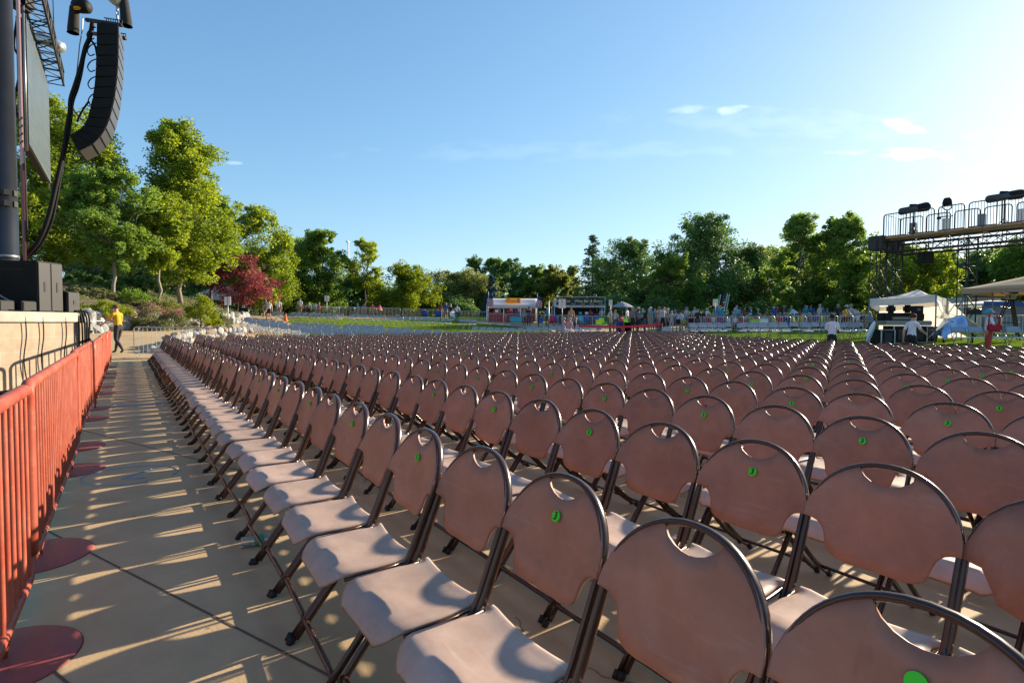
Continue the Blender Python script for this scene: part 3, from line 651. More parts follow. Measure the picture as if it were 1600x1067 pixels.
# ------------------------------------------------------------------ stage wing on the left
def block_mat():
    m = bpy.data.materials.new('tan_block_wall'); m.use_nodes = True; t = m.node_tree; p = t.nodes['Principled BSDF']; p.inputs['Roughness'].default_value = .85
    tcn = nd(t, 'ShaderNodeTexCoord'); sp = nd(t, 'ShaderNodeSeparateXYZ'); cb = nd(t, 'ShaderNodeCombineXYZ'); t.links.new(tcn.outputs['Object'], sp.inputs[0])
    t.links.new(math_n(t, 'ADD', sp.outputs['Y'], sp.outputs['X']), cb.inputs[0]); t.links.new(sp.outputs['Z'], cb.inputs[1])
    b = nd(t, 'ShaderNodeTexBrick'); b.inputs['Scale'].default_value = 1; b.inputs['Brick Width'].default_value = .62; b.inputs['Row Height'].default_value = .265; b.inputs['Mortar Size'].default_value = .007
    b.inputs['Color1'].default_value = (.33, .26, .185, 1); b.inputs['Color2'].default_value = (.365, .285, .20, 1); b.inputs['Mortar'].default_value = (.39, .32, .25, 1)
    t.links.new(cb.outputs[0], b.inputs['Vector']); n = nd(t, 'ShaderNodeTexNoise'); n.inputs['Scale'].default_value = 3; n.inputs['Detail'].default_value = 9; t.links.new(tcn.outputs['Object'], n.inputs['Vector'])
    mx = nd(t, 'ShaderNodeMix', data_type='RGBA', blend_type='MULTIPLY'); mx.inputs['Factor'].default_value = .45; t.links.new(b.outputs[0], mx.inputs['A'])
    r = nd(t, 'ShaderNodeValToRGB'); r.color_ramp.elements[0].position = .35; r.color_ramp.elements[0].color = (.55, .5, .45, 1); r.color_ramp.elements[1].position = .6; t.links.new(n.outputs[0], r.inputs[0]); t.links.new(r.outputs[0], mx.inputs['B'])
    t.links.new(mx.outputs['Result'], p.inputs['Base Color'])
    n2 = nd(t, 'ShaderNodeTexNoise'); n2.inputs['Scale'].default_value = 45; n2.inputs['Detail'].default_value = 6; t.links.new(tcn.outputs['Object'], n2.inputs['Vector'])
    bu = nd(t, 'ShaderNodeBump'); bu.inputs['Strength'].default_value = .5; bu.inputs['Distance'].default_value = .012; t.links.new(n2.outputs[0], bu.inputs['Height']); t.links.new(bu.outputs[0], p.inputs['Normal'])
    return m
SX = -9.35; SY = 12.3; SZ = 1.56
stg = thing('stage_wall', 'tan concrete block stage wall with a pale capping ledge', 'stage', (SX, 5, 0))
MB().box((-3.0, (SY - 5 + -2.5) / 2, (SZ - .2) / 2), (6.0, SY - 5 + 2.5, SZ - .2)).build('wall', block_mat(), stg)
MB().box((-2.97, (SY - 5 - 2.5) / 2 + .03, SZ - .1), (6.06, SY - 5 + 2.56, .2), bev=.012).build('ledge', mat('pale_capstone', (.36, .33, .27), .8, var=.2, scale=2.5, bump=.3), stg)
def cable(name, label, pts, r=.012, m='black', n=8, group=None):
    P = [Vector(p) for p in pts]; out_ = []
    for i in range(len(P) - 1):
        a, b, c, d = P[max(0, i - 1)], P[i], P[i + 1], P[min(len(P) - 1, i + 2)]
        for k in range(n):
            t = k / n; out_.append(.5 * ((2 * b) + (c - a) * t + (2 * a - 5 * b + 4 * c - d) * t * t + (3 * b - a - 3 * c + d) * t ** 3))
    out_.append(P[-1]); o = MB().tube(out_, r, 6).build(name, M[m]); return tag(o, label, 'cable', group)
for y, lb in ((10.75, 'thin black cable hanging down the wall nearest the left edge of the photo'), (11.15, 'thin black cable curling at its foot, second from the left on the wall'), (11.72, 'thin black cable with a slight bow on the tan wall, third from left')):
    cable('hanging_cable', lb, [(SX - .5, y - .3, SZ + .03), (SX - .05, y - .05, SZ + .02), (SX + .045, y, SZ - .06), (SX + .05, y + .03, 1.1), (SX + .045, y - .03, .6), (SX + .07, y + .08, .1), (SX + .3, y + .3, .02)], .011, group='cables hanging on the stage wall')
for q in range(5):
    y = SY - .22 + .05 * q
    cable('hanging_cable', 'one of the bundled black cables dropping over the corner of the stage wall', [(SX - .9, y - .2, SZ + .05), (SX - .1, y - .03, SZ + .05), (SX + .05 + .02 * q, y, SZ - .08), (SX + .06 + .015 * q, y + .03 * math.sin(q), .8), (SX + .05 + .02 * q, y - .02, .05), (SX + .5, y - .5, .02)], .02, group='cable bundle at the stage corner')
mb = MB()
for q in range(16):
    a0 = rng.uniform(0, 6.28); cx_, cy_ = SX + .55 + rng.uniform(-.25, .25), 8.9 + rng.uniform(-.7, 1.0); rr = rng.uniform(.12, .32)
    mb.tube([(cx_ + rr * math.cos(a0 + k * .55), cy_ + rr * 1.2 * math.sin(a0 + k * .5), .02 + .012 * q + .02 * math.sin(k)) for k in range(14)], .014, 5)
tag(mb.build('cable_heap', M['black']), 'tangled heap of black cables at the foot of the stage wall', 'cable')
def speaker_box(name, label, c, d, slots=2, rz=0):
    o = thing(name, label, 'speaker', (c[0], c[1], SZ), rz)
    MB().box((0, 0, d[2] / 2), d, bev=.012).build('cabinet', M['black'], o)
    for k in range(slots):
        x = d[0] / 2 + .004; w_ = d[1] / slots
        MB().box((x, -d[1] / 2 + w_ * (k + .5), d[2] * .5), (.012, w_ * .9, d[2] * .94), bev=.004).build('grille', M['dsteel'] if False else mat('speaker_grille', (.011, .012, .014), .6), o)
        MB().box((x + .008, -d[1] / 2 + w_ * (k + .5), d[2] * .5), (.012, w_ * .16, d[2] * .2), bev=.002).build('slot', M['cap'], o)
    MB().box((-.1, -d[1] / 2 - .004, d[2] * .83), (d[0] * .6, .01, .025)).build('recess', M['cap'], o)
    return o
speaker_box('subwoofer', 'large black subwoofer cabinet with twin slotted front on the stage ledge', (-9.86, 11.55, 0), (.84, .62, 1.02))
speaker_box('speaker', 'smaller black speaker cabinet at the corner of the stage', (-9.62, 12.06, 0), (.50, .34, .44), 1)
for x, y, lb in ((-9.72, 10.62, 'low black floor monitor on the ledge at the left edge'), (-9.66, 11.05, 'small black amplifier box in front of the subwoofer')):
    o = thing('floor_monitor', lb, 'speaker', (x, y, SZ)); MB().box((0, 0, .105), (.42, .34, .21), bev=.015).build('cabinet', M['black'], o); MB().box((.213, 0, .105), (.012, .28, .17), bev=.003).build('grille', M['cap'], o)
cable('stage_cable', 'grey cable looping down to the amplifier on the ledge', [(-10.6, 11.0, SZ + .75), (-10.1, 10.95, SZ + .42), (-9.85, 10.98, SZ + .25), (-9.72, 11.05, SZ + .16)], .018, 'dsteel')
cable('stage_cable', 'black cable running from the tower foot across the stage', [(-10.9, 10.9, SZ + .6), (-10.3, 10.85, SZ + .4), (-9.95, 10.9, SZ + .2), (-9.8, 10.95, SZ + .1)], .02)
dr = thing('added_reflection_drape', 'black drape added out of view so the steel column reflects dark', 'curtain', (-14.2, 7.5, SZ))  # unseen drape, added to give the steel column a dark reflection
MB().grid(lambda u, v: (.12 * math.sin(40 * u), -4 + 8 * u, 10 * v), 80, 2).build('cloth', M['blackbag'], dr); MB().tube([(0, -4, 10), (0, 4, 10)], .06, 8).build('batten', M['dsteel'], dr)
# steel column, banner, video screen and truss
col = thing('steel_column', 'round grey steel column of the stage at the left edge', 'column', (-10.40, 11.6, SZ))
MB().lathe([(.24, 0), (.24, .02), (.225, .03), (.225, 9.0), (0, 9.0)], seg=40).build('shaft', M['chrome'], col)
MB().lathe([(.232, 1.1), (.232, 1.16), (.226, 1.165)], seg=40).build('collar', M['dsteel'], col)
for z in (2.2, 2.42):
    for a in (-.6, -1.1, -1.6, .1):
        MB().box((.226 * math.cos(a), .226 * math.sin(a), z), (.03, .10, .11), rot=Matrix.Rotation(a, 3, 'Z')).build('socket', M['cap'], col)
ban = thing('stage_banner', 'tall pink and maroon banner hanging beside the steel column', 'banner', (-11.55, 13.4, SZ))
MB().box((0, 0, 5.75), (.30, .03, 4.5), rot=Matrix.Rotation(R(-40), 3, 'Z')).build('upper_cloth', mat('pink_vinyl', (.62, .36, .36), .7, var=.06), ban)
MB().box((0, 0, 1.75), (.30, .03, 3.5), rot=Matrix.Rotation(R(-40), 3, 'Z')).build('lower_cloth', mat('maroon_vinyl', (.12, .02, .03), .7, var=.06), ban)
for z in (4.0, 4.18, 4.36, 4.54): MB().box((.015, -.022, z), (.30, .02, .05), rot=Matrix.Rotation(R(-40), 3, 'Z')).build('stripe', M['cap'], ban)
D0, D1 = 16.0, 20.6
a = Vector((X(49, D0), D0, 0)); b = Vector((X(82, D1), D1, 0)); scz0 = Z(50, 233, D0); scz1 = Z(50, 40, D0); d = (b - a); ang = math.atan2(d.y, d.x)
scr = thing('video_screen', 'large LED video screen hanging in the stage wings, seen edge-on', 'screen', (a.x, a.y, scz0), ang)
Ls = d.length; Hs = scz1 - scz0
def screen_mat():
    m = bpy.data.materials.new('led_tiles'); m.use_nodes = True; t = m.node_tree; p = t.nodes['Principled BSDF']; p.inputs['Roughness'].default_value = .4
    tcn = nd(t, 'ShaderNodeTexCoord'); b = nd(t, 'ShaderNodeTexBrick'); b.offset = 0; b.inputs['Scale'].default_value = 1; b.inputs['Brick Width'].default_value = .5; b.inputs['Row Height'].default_value = .25; b.inputs['Mortar Size'].default_value = .012
    b.inputs['Color1'].default_value = (.07, .088, .092, 1); b.inputs['Color2'].default_value = (.09, .105, .105, 1); b.inputs['Mortar'].default_value = (.035, .042, .045, 1)
    mp_ = nd(t, 'ShaderNodeMapping'); mp_.inputs['Rotation'].default_value = (R(90), 0, 0); t.links.new(tcn.outputs['Object'], mp_.inputs[0]); t.links.new(mp_.outputs[0], b.inputs['Vector']); t.links.new(b.outputs[0], p.inputs['Base Color']); return m
MB().box((Ls / 2, -.03, Hs / 2), (Ls, .06, Hs)).build('display', screen_mat(), scr)
MB().box((Ls / 2, .09, Hs / 2), (Ls - .1, .16, Hs - .05)).build('housing', M['black'], scr)
for x in (.0, Ls): MB().tube([(x, .0, -.2), (x, .0, Hs + .3)], .035, 8).build('edge_pipe', M['dsteel'], scr)
def truss(mb, p, q, w_=.4, h_=.4, n=8, r=.025, up=(0, 0, 1)):
    p, q = Vector(p), Vector(q); d = (q - p).normalized(); u = Vector(up); s_ = d.cross(u).normalized(); u = s_.cross(d).normalized()
    cor = [s_ * a_ * w_ / 2 + u * b_ * h_ / 2 for a_, b_ in ((-1, -1), (1, -1), (1, 1), (-1, 1))]
    for c in cor: mb.tube([p + c, q + c], r, 6)
    for k in range(n):
        f0, f1 = p.lerp(q, k / n), p.lerp(q, (k + 1) / n)
        for i in range(4):
            c0, c1 = cor[i], cor[(i + 1) % 4]
            mb.tube([f0 + c0, f1 + c1] if (k + i) % 2 else [f0 + c1, f1 + c0], r * .55, 5); mb.tube([f0 + c0, f0 + c1], r * .55, 5)
    for i in range(4): mb.tube([q + cor[i], q + cor[(i + 1) % 4]], r * .55, 5)
tr = thing('roof_truss', 'black lattice truss above the video screen', 'truss', (0, 0, 0))
mb = MB(); dn = d.normalized(); truss(mb, a - dn * .5 + Vector((.25, 0, scz1 + .55)), b + dn * .35 + Vector((.25, 0, scz1 + .40)), .55, .5, 9, .035); mb.build('lattice', M['black2'], tr)
MB().box((a.x - .3, a.y + .3, scz1 + .75), (.5, .5, .9), bev=.1).build('motor_case', M['black'], tr)
cb_ = b.lerp(a, .35); MB().tube([(cb_.x + .75, cb_.y, scz1 + .55), (cb_.x + .35, cb_.y, scz1 + .75), (cb_.x, cb_.y, scz1 + .9)], .17, 12).build('hoist', M['steel'], tr)
MB().tube([(cb_.x + .5, cb_.y, scz1 + .8), (cb_.x + .5, cb_.y, 16)], .02, 5).build('chain', M['dsteel'], tr)
cable('screen_cable', 'loose black cable sagging behind the video screen', [(a.x - .12, a.y, scz1 + .2), (a.x - .28, a.y, scz1 - .8), (a.x - .10, a.y, scz1 - 1.3), (a.x - .3, a.y, scz1 - 2.4), (a.x - .1, a.y, scz0 + .2), (a.x - .05, a.y, scz0 - 2.5)], .03)
# ---- line array of speakers
DA = 13.2
arr = thing('line_array', 'curved black line array of stacked loudspeakers hanging against the sky', 'loudspeaker', (X(170, DA), DA, Z(170, 47, DA)))
x0, z0 = arr.location.x, arr.location.z
back = [(161, 49), (160.5, 66), (160, 82), (159, 98), (158, 114), (157, 130), (155, 146), (152, 162), (148, 178), (144, 192), (138, 204), (130, 211.5), (122, 216), (115, 219.5)]
front = [(194, 51), (194, 66), (193.5, 82), (193, 98), (192, 114), (190.5, 130), (188.5, 146), (186, 162), (182, 178), (177.5, 194), (171, 209), (162, 222), (150, 233), (128, 244)]
gm = mat('array_grille', (.07, .072, .078), .45, .2)
wd = 1.0; dirv = Vector((SN[0] * .55, -.83, 0)).normalized()
dirv = Vector((-.48, .877, 0)).normalized()   # the boxes' long axis runs away from the camera
for k in range(13):
    mo = MB(); q = []
    for (px, py) in (back[k], front[k], front[k + 1], back[k + 1]): q.append(Vector((X(px, DA) - x0, 0, Z(px, py, DA) - z0)))
    cc_ = sum(q, Vector()) / 4; q = [cc_ + (p - cc_) * .965 for p in q]; q[0] += (q[3] - q[0]) * .08
    e = dirv * wd; V = q + [p + e for p in q]
    mo.add(V, [(0, 1, 2, 3), (4, 7, 6, 5), (0, 4, 5, 1), (3, 2, 6, 7), (0, 3, 7, 4), (1, 5, 6, 2)], 0, False)
    bx = mo.build('speaker_module', M['black'], arr)
    f0, f1 = q[1], q[2]; out_n = (q[1] - q[0]).normalized() * .02; ff = [f0.lerp(f1, .08), f0.lerp(f1, .92)]
    g = MB(); P4 = [ff[0] + dirv * .03, ff[1] + dirv * .03, ff[1] + e - dirv * .03, ff[0] + e - dirv * .03]
    g.add(P4 + [p + out_n for p in P4], [(0, 1, 2, 3), (4, 7, 6, 5), (0, 4, 5, 1), (1, 5, 6, 2), (2, 6, 7, 3), (3, 7, 4, 0)], 0, False); g.build('grille', gm, bx)
mb = MB(); A_ = Vector((X(139, DA) - x0, .1, Z(139, 38, DA) - z0)); B_ = Vector((X(195, DA) - x0, .1, Z(195, 46, DA) - z0))
for yo in (.12, .82):
    yo = dirv * yo; mb.tube([A_ + yo, B_ + yo], .05, 6)
    for k in range(8): mb.tube([B_.lerp(A_, .5 * k / 8) + yo + Vector((0, 0, .03)), B_.lerp(A_, .5 * k / 8) + yo + Vector((0, 0, .11))], .012, 4)
    mb.tube([B_ + yo + Vector((0, 0, .11)), B_.lerp(A_, .5) + yo + Vector((0, 0, .11))], .012, 4)
mb.tube([(A_ + B_) / 2 + dirv * .1, (A_ + B_) / 2 + dirv * .85], .05, 6); mb.build('flying_frame', M['black2'], arr)
def chain(p, q, lab, r=.022):
    o = MB(); P, Q = Vector(p), Vector(q); n = int((Q - P).length / .10)
    for k in range(n):
        c = P.lerp(Q, (k + .5) / n); ax = Vector((1, 0, 0)) if k % 2 else Vector((0, 1, 0))
        o.tube([c + ax * .028 * math.cos(t_) + Vector((0, 0, .062 * math.sin(t_))) for t_ in np.linspace(0, 6.283, 9)], .010, 4, cap=False)
    return tag(o.build('hoist_chain', M['dsteel']), lab, 'chain')
for (px, py, bx, lab, m_) in ((139, 25, -14, 'black chain hoist with a black bag left of the line array', 'black'), (193, 14, 15, 'grey chain hoist with a black bag right of the line array', 'steel')):
    DH = DA + .35; hx, hz = X(px, DH), Z(px, py, DH)
    o = thing('chain_hoist', lab, 'hoist', (hx, DA + .35, hz))
    tl = Matrix.Rotation(R(35 if m_ == 'steel' else 5), 3, 'Y')
    mb = MB(); mb.lathe([(0, -.2), (.10, -.19), (.145, -.14), (.155, 0), (.145, .14), (.10, .19), (0, .2)], seg=18)
    mb.v = [tuple(tl @ Vector((v[2], v[1], v[0]))) for v in mb.v]; mb.build('motor', M[m_], o)
    if m_ == 'black': MB().box((-.02, -.12, -.10), (.16, .06, .09), bev=.02).build('label_plate', M['yel'], o)
    mb = MB(); s_ = 1 if bx > 0 else -1
    mb.grid(lambda u, v: (s_ * (.17 + .05 * v) + (.095 + .03 * v - .02 * (v > .97)) * math.cos(2 * math.pi * u), (.10 + .02 * v) * math.sin(2 * math.pi * u), -.02 - .60 * v), 14, 8)
    mb.lathe([(0, -.62), (.125, -.62)], (s_ * .22, 0, 0), 14); mb.build('chain_bag', M['blackbag'], o)
    MB().tube([(0, 0, .15), (0, 0, .32)], .03, 6).build('hook', M['dsteel'], o)
chain((X(139, DH), DH, Z(139, 14, DH)), (X(139, DH), DH, 14.5), 'thin hoist chain rising above the black hoist'); chain((X(193, DH), DH, Z(193, 45, DH)), (X(193, DH), DH, Z(193, 24, DH)), 'short chain holding the right end of the flying frame')
gc = 'black cables of the line array'
pts = lambda L_, dy=0: [(X(px, DA + .3 + dy), DA + .3 + dy, Z(px, py, DA + .3 + dy)) for px, py in L_]
cable('array_cable', 'thick black cable trunk falling from the array to the stage', pts([(155, 50), (150, 72), (143, 88), (135, 118), (127, 142), (119, 165), (117, 185), (112, 210), (107, 240), (100, 268), (92, 300), (80, 345), (62, 385), (34, 414)]), .05, group=gc)
cable('array_cable', 'thin black cable beside the trunk', pts([(150, 74), (158, 84), (161, 100)], .05), .025, group=gc)
cable('array_cable', 'second black cable bowing close below the trunk', pts([(143, 88), (137, 122), (130, 148), (122, 170), (118, 200), (110, 240), (102, 275), (94, 315), (84, 355), (64, 392), (40, 412)], .1), .03, group=gc)
cable('array_cable', 'thin steel safety wire left of the array', pts([(140, 42), (139, 60), (135, 80), (133, 95), (130, 118), (127, 140)]), .012, 'dsteel', group=gc)
for (y0_, lab) in ((64, 'topmost loop of cable behind the array'), (88, 'second cable loop down behind the array'), (112, 'third cable loop down behind the array'), (138, 'large open cable loop behind the middle of the array'), (163, 'lowest cable loop behind the array')):
    cable('array_cable', lab, pts([(160, y0_ - 8), (151, y0_ - 4), (146, y0_ + 4), (150, y0_ + 11), (157, y0_ + 9)], .2), .014, group=gc)
cable('array_cable', 'cable plug lead joining the lowest modules', pts([(147, 168), (138, 180), (131, 192), (128, 200)], .2), .022, group=gc); cable('array_cable', 'brown strap tied across to the trunk', pts([(120, 178), (126, 186), (133, 195), (139, 197)], .2), .018, 'wood', group=gc)

# ------------------------------------------------------------------ planted bank, rock walls
mb = MB(); xs = [-20.32, -20.5, -20.8] + [-21.4 - .9 * k for k in range(26)] + [-47, -55, -70]; ys = [15 + 1.0 * k for k in range(54)]; ny = len(ys)
mb.add([(x, y, hill(x, y) + .01) for x in xs for y in ys], [(i * ny + j, i * ny + j + 1, (i + 1) * ny + j + 1, (i + 1) * ny + j) for i in range(len(xs) - 1) for j in range(ny - 1)])
tag(mb.build('hillside', M['soil']), kind='structure')
def rock_into(mb, c, d, mi=0, seed=0):
    g = np.random.default_rng(seed); bm = bmesh.new(); bmesh.ops.create_icosphere(bm, subdivisions=2, radius=1)
    axs = [Vector(g.normal(size=3)).normalized() for _ in range(9)]; cut = [g.uniform(.55, .9) for _ in axs]
    for v in bm.verts:
        p = v.co.copy()
        for a, k in zip(axs, cut):
            q = p.dot(a)
            if q > k: p -= a * (q - k)
        v.co = Vector((p.x * d[0], p.y * d[1], p.z * d[2])) * 1.15
    rz = Matrix.Rotation(g.uniform(0, 6.28), 3, 'Z') @ Matrix.Rotation(g.uniform(-.4, .4), 3, 'X')
    bm.verts.index_update(); mb.add([rz @ v.co + Vector(c) for v in bm.verts], [[v.index for v in f.verts] for f in bm.faces], mi, False); bm.free()
mb = MB(); k = 0; y = 21.5
while y < 43:
    top = 1.72; base = terrain(-19.9, y) - .05; z = base
    while z < top:
        hh = rng.uniform(.15, .34); rock_into(mb, (-20.05 + rng.uniform(-.12, .1) - .22 * (z - base), y + rng.uniform(-.15, .15), z + hh * .7), (rng.uniform(.2, .34), rng.uniform(.2, .44), hh), 1 if rng.random() < .08 else 0, k); z += hh * 1.25; k += 1
    y += rng.uniform(.38, .62)
tag(mb.build('rock_wall', [M['rock'], M['rock2']]), 'long retaining wall of pale stacked rocks below the planted bank', 'wall')
mb = MB(); k = 900
for (a, b) in (((X(238, 21.6), 21.6), (X(300, 24.5), 24.5)), ((X(300, 24.5), 24.5), (X(345, 26.5), 26.5)), ((X(345, 26.5), 26.5), (X(398, 28.5), 28.5))):
    L_ = math.hypot(b[0] - a[0], b[1] - a[1]); n_ = int(L_ / .24)
    for i in range(n_):
        f = i / n_; x, y = a[0] + (b[0] - a[0]) * f, a[1] + (b[1] - a[1]) * f
        for lev in range(1 if y < 22.4 else 2):
            rock_into(mb, (x + rng.uniform(-.1, .1), y + rng.uniform(-.1, .1), terrain(x, y) + .12 + .25 * lev), (rng.uniform(.15, .26), rng.uniform(.15, .26), rng.uniform(.12, .2)), 1 if rng.random() < .14 else 0, k); k += 1
tag(mb.build('rock_border', [M['rock'], M['rock2']]), 'low curving border of whitewashed rocks behind the grey barrier', 'wall')

# ------------------------------------------------------------------ trees and shrubs
LG = {'bright': leaf_mat('leaf_bright_green', (0.113, 0.174, 0.0246), (0.328, 0.41, 0.0574)), 'mid': leaf_mat('leaf_mid_green', (0.0856, 0.165, 0.0374), (0.227, 0.333, 0.0641)),
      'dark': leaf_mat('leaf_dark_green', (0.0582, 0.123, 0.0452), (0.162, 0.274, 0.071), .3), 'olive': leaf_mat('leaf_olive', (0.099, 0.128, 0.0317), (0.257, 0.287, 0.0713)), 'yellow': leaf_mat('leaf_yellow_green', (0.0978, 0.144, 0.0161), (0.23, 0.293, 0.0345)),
      'maple': leaf_mat('leaf_maple_red', (.17, .045, .045), (.40, .125, .115), .35), 'blue': leaf_mat('leaf_blue_spruce', (0.0413, 0.0907, 0.099), (0.099, 0.181, 0.198), .2), 'willow': leaf_mat('leaf_willow', (0.116, 0.148, 0.0413), (0.281, 0.314, 0.099), .4),
      'conifer': leaf_mat('leaf_conifer', (0.0515, 0.0966, 0.0451), (0.129, 0.209, 0.0806), .15), 'lime': leaf_mat('leaf_lime_shrub', (.13, .175, .015), (.27, .33, .035)), 'sage': leaf_mat('leaf_sage', (0.116, 0.14, 0.0495), (0.264, 0.281, 0.116), .25), 'flower': leaf_mat('pink_blossom', (0.495, 0.099, 0.148), (0.6, 0.214, 0.281), .3)}
def leaves(centres, radii, n, size, g, flat=.75, droop=0.0, aspect=.5):
    idx = g.integers(0, len(centres), n); c = centres[idx]; r = radii[idx]
    p = g.normal(size=(n, 3)); p /= np.linalg.norm(p, axis=1)[:, None] + 1e-9; p *= (g.random(n) ** .45)[:, None]
    p = c + p * r[:, None] * np.array([1, 1, flat])
    a = g.normal(size=(n, 3)); a[:, 2] *= .6; a[:, 2] -= droop; a /= np.linalg.norm(a, axis=1)[:, None]
    b = np.cross(a, g.normal(size=(n, 3))); b /= np.linalg.norm(b, axis=1)[:, None] + 1e-9
    s = (size * g.uniform(.6, 1.35, n))[:, None]; nrm = np.cross(a, b)
    V = np.empty((n, 4, 3)); V[:, 0] = p - a * s * .5; V[:, 1] = p + b * s * aspect * .5 + nrm * s * .1; V[:, 2] = p + a * s * .5; V[:, 3] = p - b * s * aspect * .5 + nrm * s * .1
    return V.reshape(-1, 3)
def limb(mb, p, q, r0, r1, g, n=5, wob=.08, seg=7):
    p, q = Vector(p), Vector(q); L = (q - p).length; P = []
    for k in range(n + 1):
        t = k / n; o = Vector(g.normal(size=3)) * L * wob * math.sin(math.pi * t); P.append(p.lerp(q, t) + o)
    mb.tube(P, [r0 + (r1 - r0) * k / n for k in range(n + 1)], seg); return P
def tree(label, px, D, top, width, kind='round', leaf='mid', n=16000, size=.2, seed=1, trunk_h=.25, base=None, lean=0.0, name='tree', low=.12, dens=1.0, bark='bark', forks=5, blobs=22, group='trees around the lawn', depth=.8, asym=0.0, zbase=None):
    g = np.random.default_rng(seed); x0 = X(px, D); y0 = D
    zb = zbase if zbase is not None else (hill(x0, y0) if x0 < -20 else terrain(x0, y0)); H = Z(px, top, D) - zb; W = width * (1.28 if D > 50 else 1.12) * D / F / 2
    o = thing(name, label, 'tree', (x0, y0, zb), 0, group)
    cen, rad = [], []
    if kind in ('round', 'spread', 'tall'):
        nb = blobs
        for k in range(nb):
            u = (k + .5) / nb; zz = low + (1 - low) * u
            prof = {'round': math.sin(math.pi * min(1, (zz - low) / (1 - low) * .86 + .14)) ** .6, 'spread': math.sin(math.pi * min(1, (zz - low) / (1 - low) * .75 + .25)) ** .8, 'tall': (1 - ((zz - low) / (1 - low)) ** 1.7 * .82) * min(1, .55 + 2.2 * (zz - low))}[kind]
            a = g.uniform(0, 6.283); rr = W * prof * g.uniform(.2, .86)
            br = W * (.36 if kind != 'tall' else .42) * g.uniform(.7, 1.15) * (.75 + .25 * prof)
            cz = H * zz - br * .35
            cen.append((rr * math.cos(a) + lean * zz * W + asym * W * zz, rr * math.sin(a) * depth, min(cz, H - br * 1.12))); rad.append(br)
    elif kind == 'conifer':
        for k in range(blobs):
            zz = low + (1 - low) * (k + .5) / blobs; w_ = W * (1 - (zz - low) / (1 - low)) ** .85 + .02 * W
            zz = min(.985, max(low, zz + g.uniform(-.5, .5) / blobs)); m = max(3, int(7 * (1 - zz) + 2))
            for q in range(m):
                a = 6.283 * q / m + k * .9 + g.uniform(-.3, .3); rr = w_ * g.uniform(.3, 1.0) * .9
                cen.append((rr * math.cos(a), rr * math.sin(a), H * zz - .1 * w_ + g.uniform(-.5, .5) * H / blobs)); rad.append(max(.16 * W, w_ * .45))
    cen = np.array(cen); rad = np.array(rad)
    # secondary clumps give the crown its broken outline
    m = int(len(cen) * 15 * dens); ii = g.integers(0, len(cen), m); dv = g.normal(size=(m, 3)); dv /= np.linalg.norm(dv, axis=1)[:, None]
    sub = cen[ii] + dv * rad[ii][:, None] * g.uniform(.35, 1.08, m)[:, None] * np.array([1, 1, .85]); srad = rad[ii] * g.uniform(.22, .52, m)
    if kind == 'conifer': srad = rad[ii] * g.uniform(.3, .6, m)
    keep = sub[:, 2] > H * low * .6; sub, srad = sub[keep], srad[keep]
    V = leaves(sub, srad, int(n * 1.22), size, g, .82 if kind != 'conifer' else .4, 0.1)
    link('crown', np_mesh('crown', V, 4, LG[leaf]), o)
    mb = MB(); tr = max(.06, min(.30, H * .0135)); th = H * trunk_h; sp = (0, 0, -.2); fork = (lean * W * trunk_h, 0, th)
    if kind == 'conifer':
        limb(mb, sp, (0, 0, H * .97), tr, .03, g, 6, .005)
        for k in range(0, len(cen), 3): limb(mb, (0, 0, cen[k][2] + .1), tuple(cen[k]), tr * .22, .02, g, 3, .02, 5)
    else:
        P = limb(mb, sp, fork, tr, tr * .78, g, 5, .03, 10)
        order = g.permutation(len(cen))[:max(forks, 3) * 2]
        mains = []
        for k in range(forks):
            c = cen[order[k]] * np.array([.75, .75, .92]); Q = limb(mb, fork, tuple(c), tr * .55, tr * .2, g, 5, .07, 8); mains.append(Q)
        for k in range(forks, len(order)):
            Q = mains[k % forks]; limb(mb, Q[2], tuple(cen[order[k]]), tr * .3, tr * .08, g, 4, .08, 6)
        for k in range(int(26 * dens)):
            Q = mains[k % forks]; j = g.integers(0, len(sub)); limb(mb, Q[g.integers(2, 5)], tuple(sub[j]), tr * .13, .015, g, 3, .09, 5)
    mb.build('trunk', M[bark], o)
    return o
T = tree
# left bank
T('broad bright green tree behind the video screen at the left edge', 75, 34, 150, 230, 'round', 'bright', 42000, .19, 11, low=.18, forks=6, blobs=34)
T('tall leafy green tree with a straight pale trunk on the planted bank', 284, 38, 192, 165, 'tall', 'bright', 46000, .19, 12, low=.2, trunk_h=.42, bark='pale_bark', forks=6, blobs=36)
T('fork-trunked tree on the bank above the man in yellow', 176, 31.5, 262, 150, 'round', 'mid', 26000, .17, 13, low=.34, trunk_h=.32, bark='pale_bark', forks=5, blobs=20, lean=.15)
T('slim forked tree standing just left of the straight pale trunk', 246, 34, 300, 120, 'round', 'bright', 20000, .17, 14, low=.40, trunk_h=.36, bark='pale_bark', forks=4, blobs=16, lean=.2)
T('shady tree in the back of the bank above the red roof', 330, 47, 300, 130, 'round', 'mid', 22000, .24, 15, low=.3, trunk_h=.3, blobs=20)
T('leaning green tree behind the red maple', 407, 56, 318, 105, 'tall', 'bright', 26000, .24, 16, low=.12, trunk_h=.25, blobs=24, asym=-.1)
T('red leaved maple spreading over the white canopy', 372, 46, 396, 108, 'spread', 'maple', 11000, .17, 17, low=.3, trunk_h=.25, name='maple_tree', blobs=18, forks=5)
T('thick dark tree at the back left, behind the fork-trunked tree', 130, 52, 250, 200, 'round', 'dark', 24000, .30, 18, low=.1, blobs=24)
T('dark evergreen filling the gap behind the straight pale trunk', 250, 56, 330, 190, 'round', 'dark', 22000, .32, 19, low=.05, blobs=22)
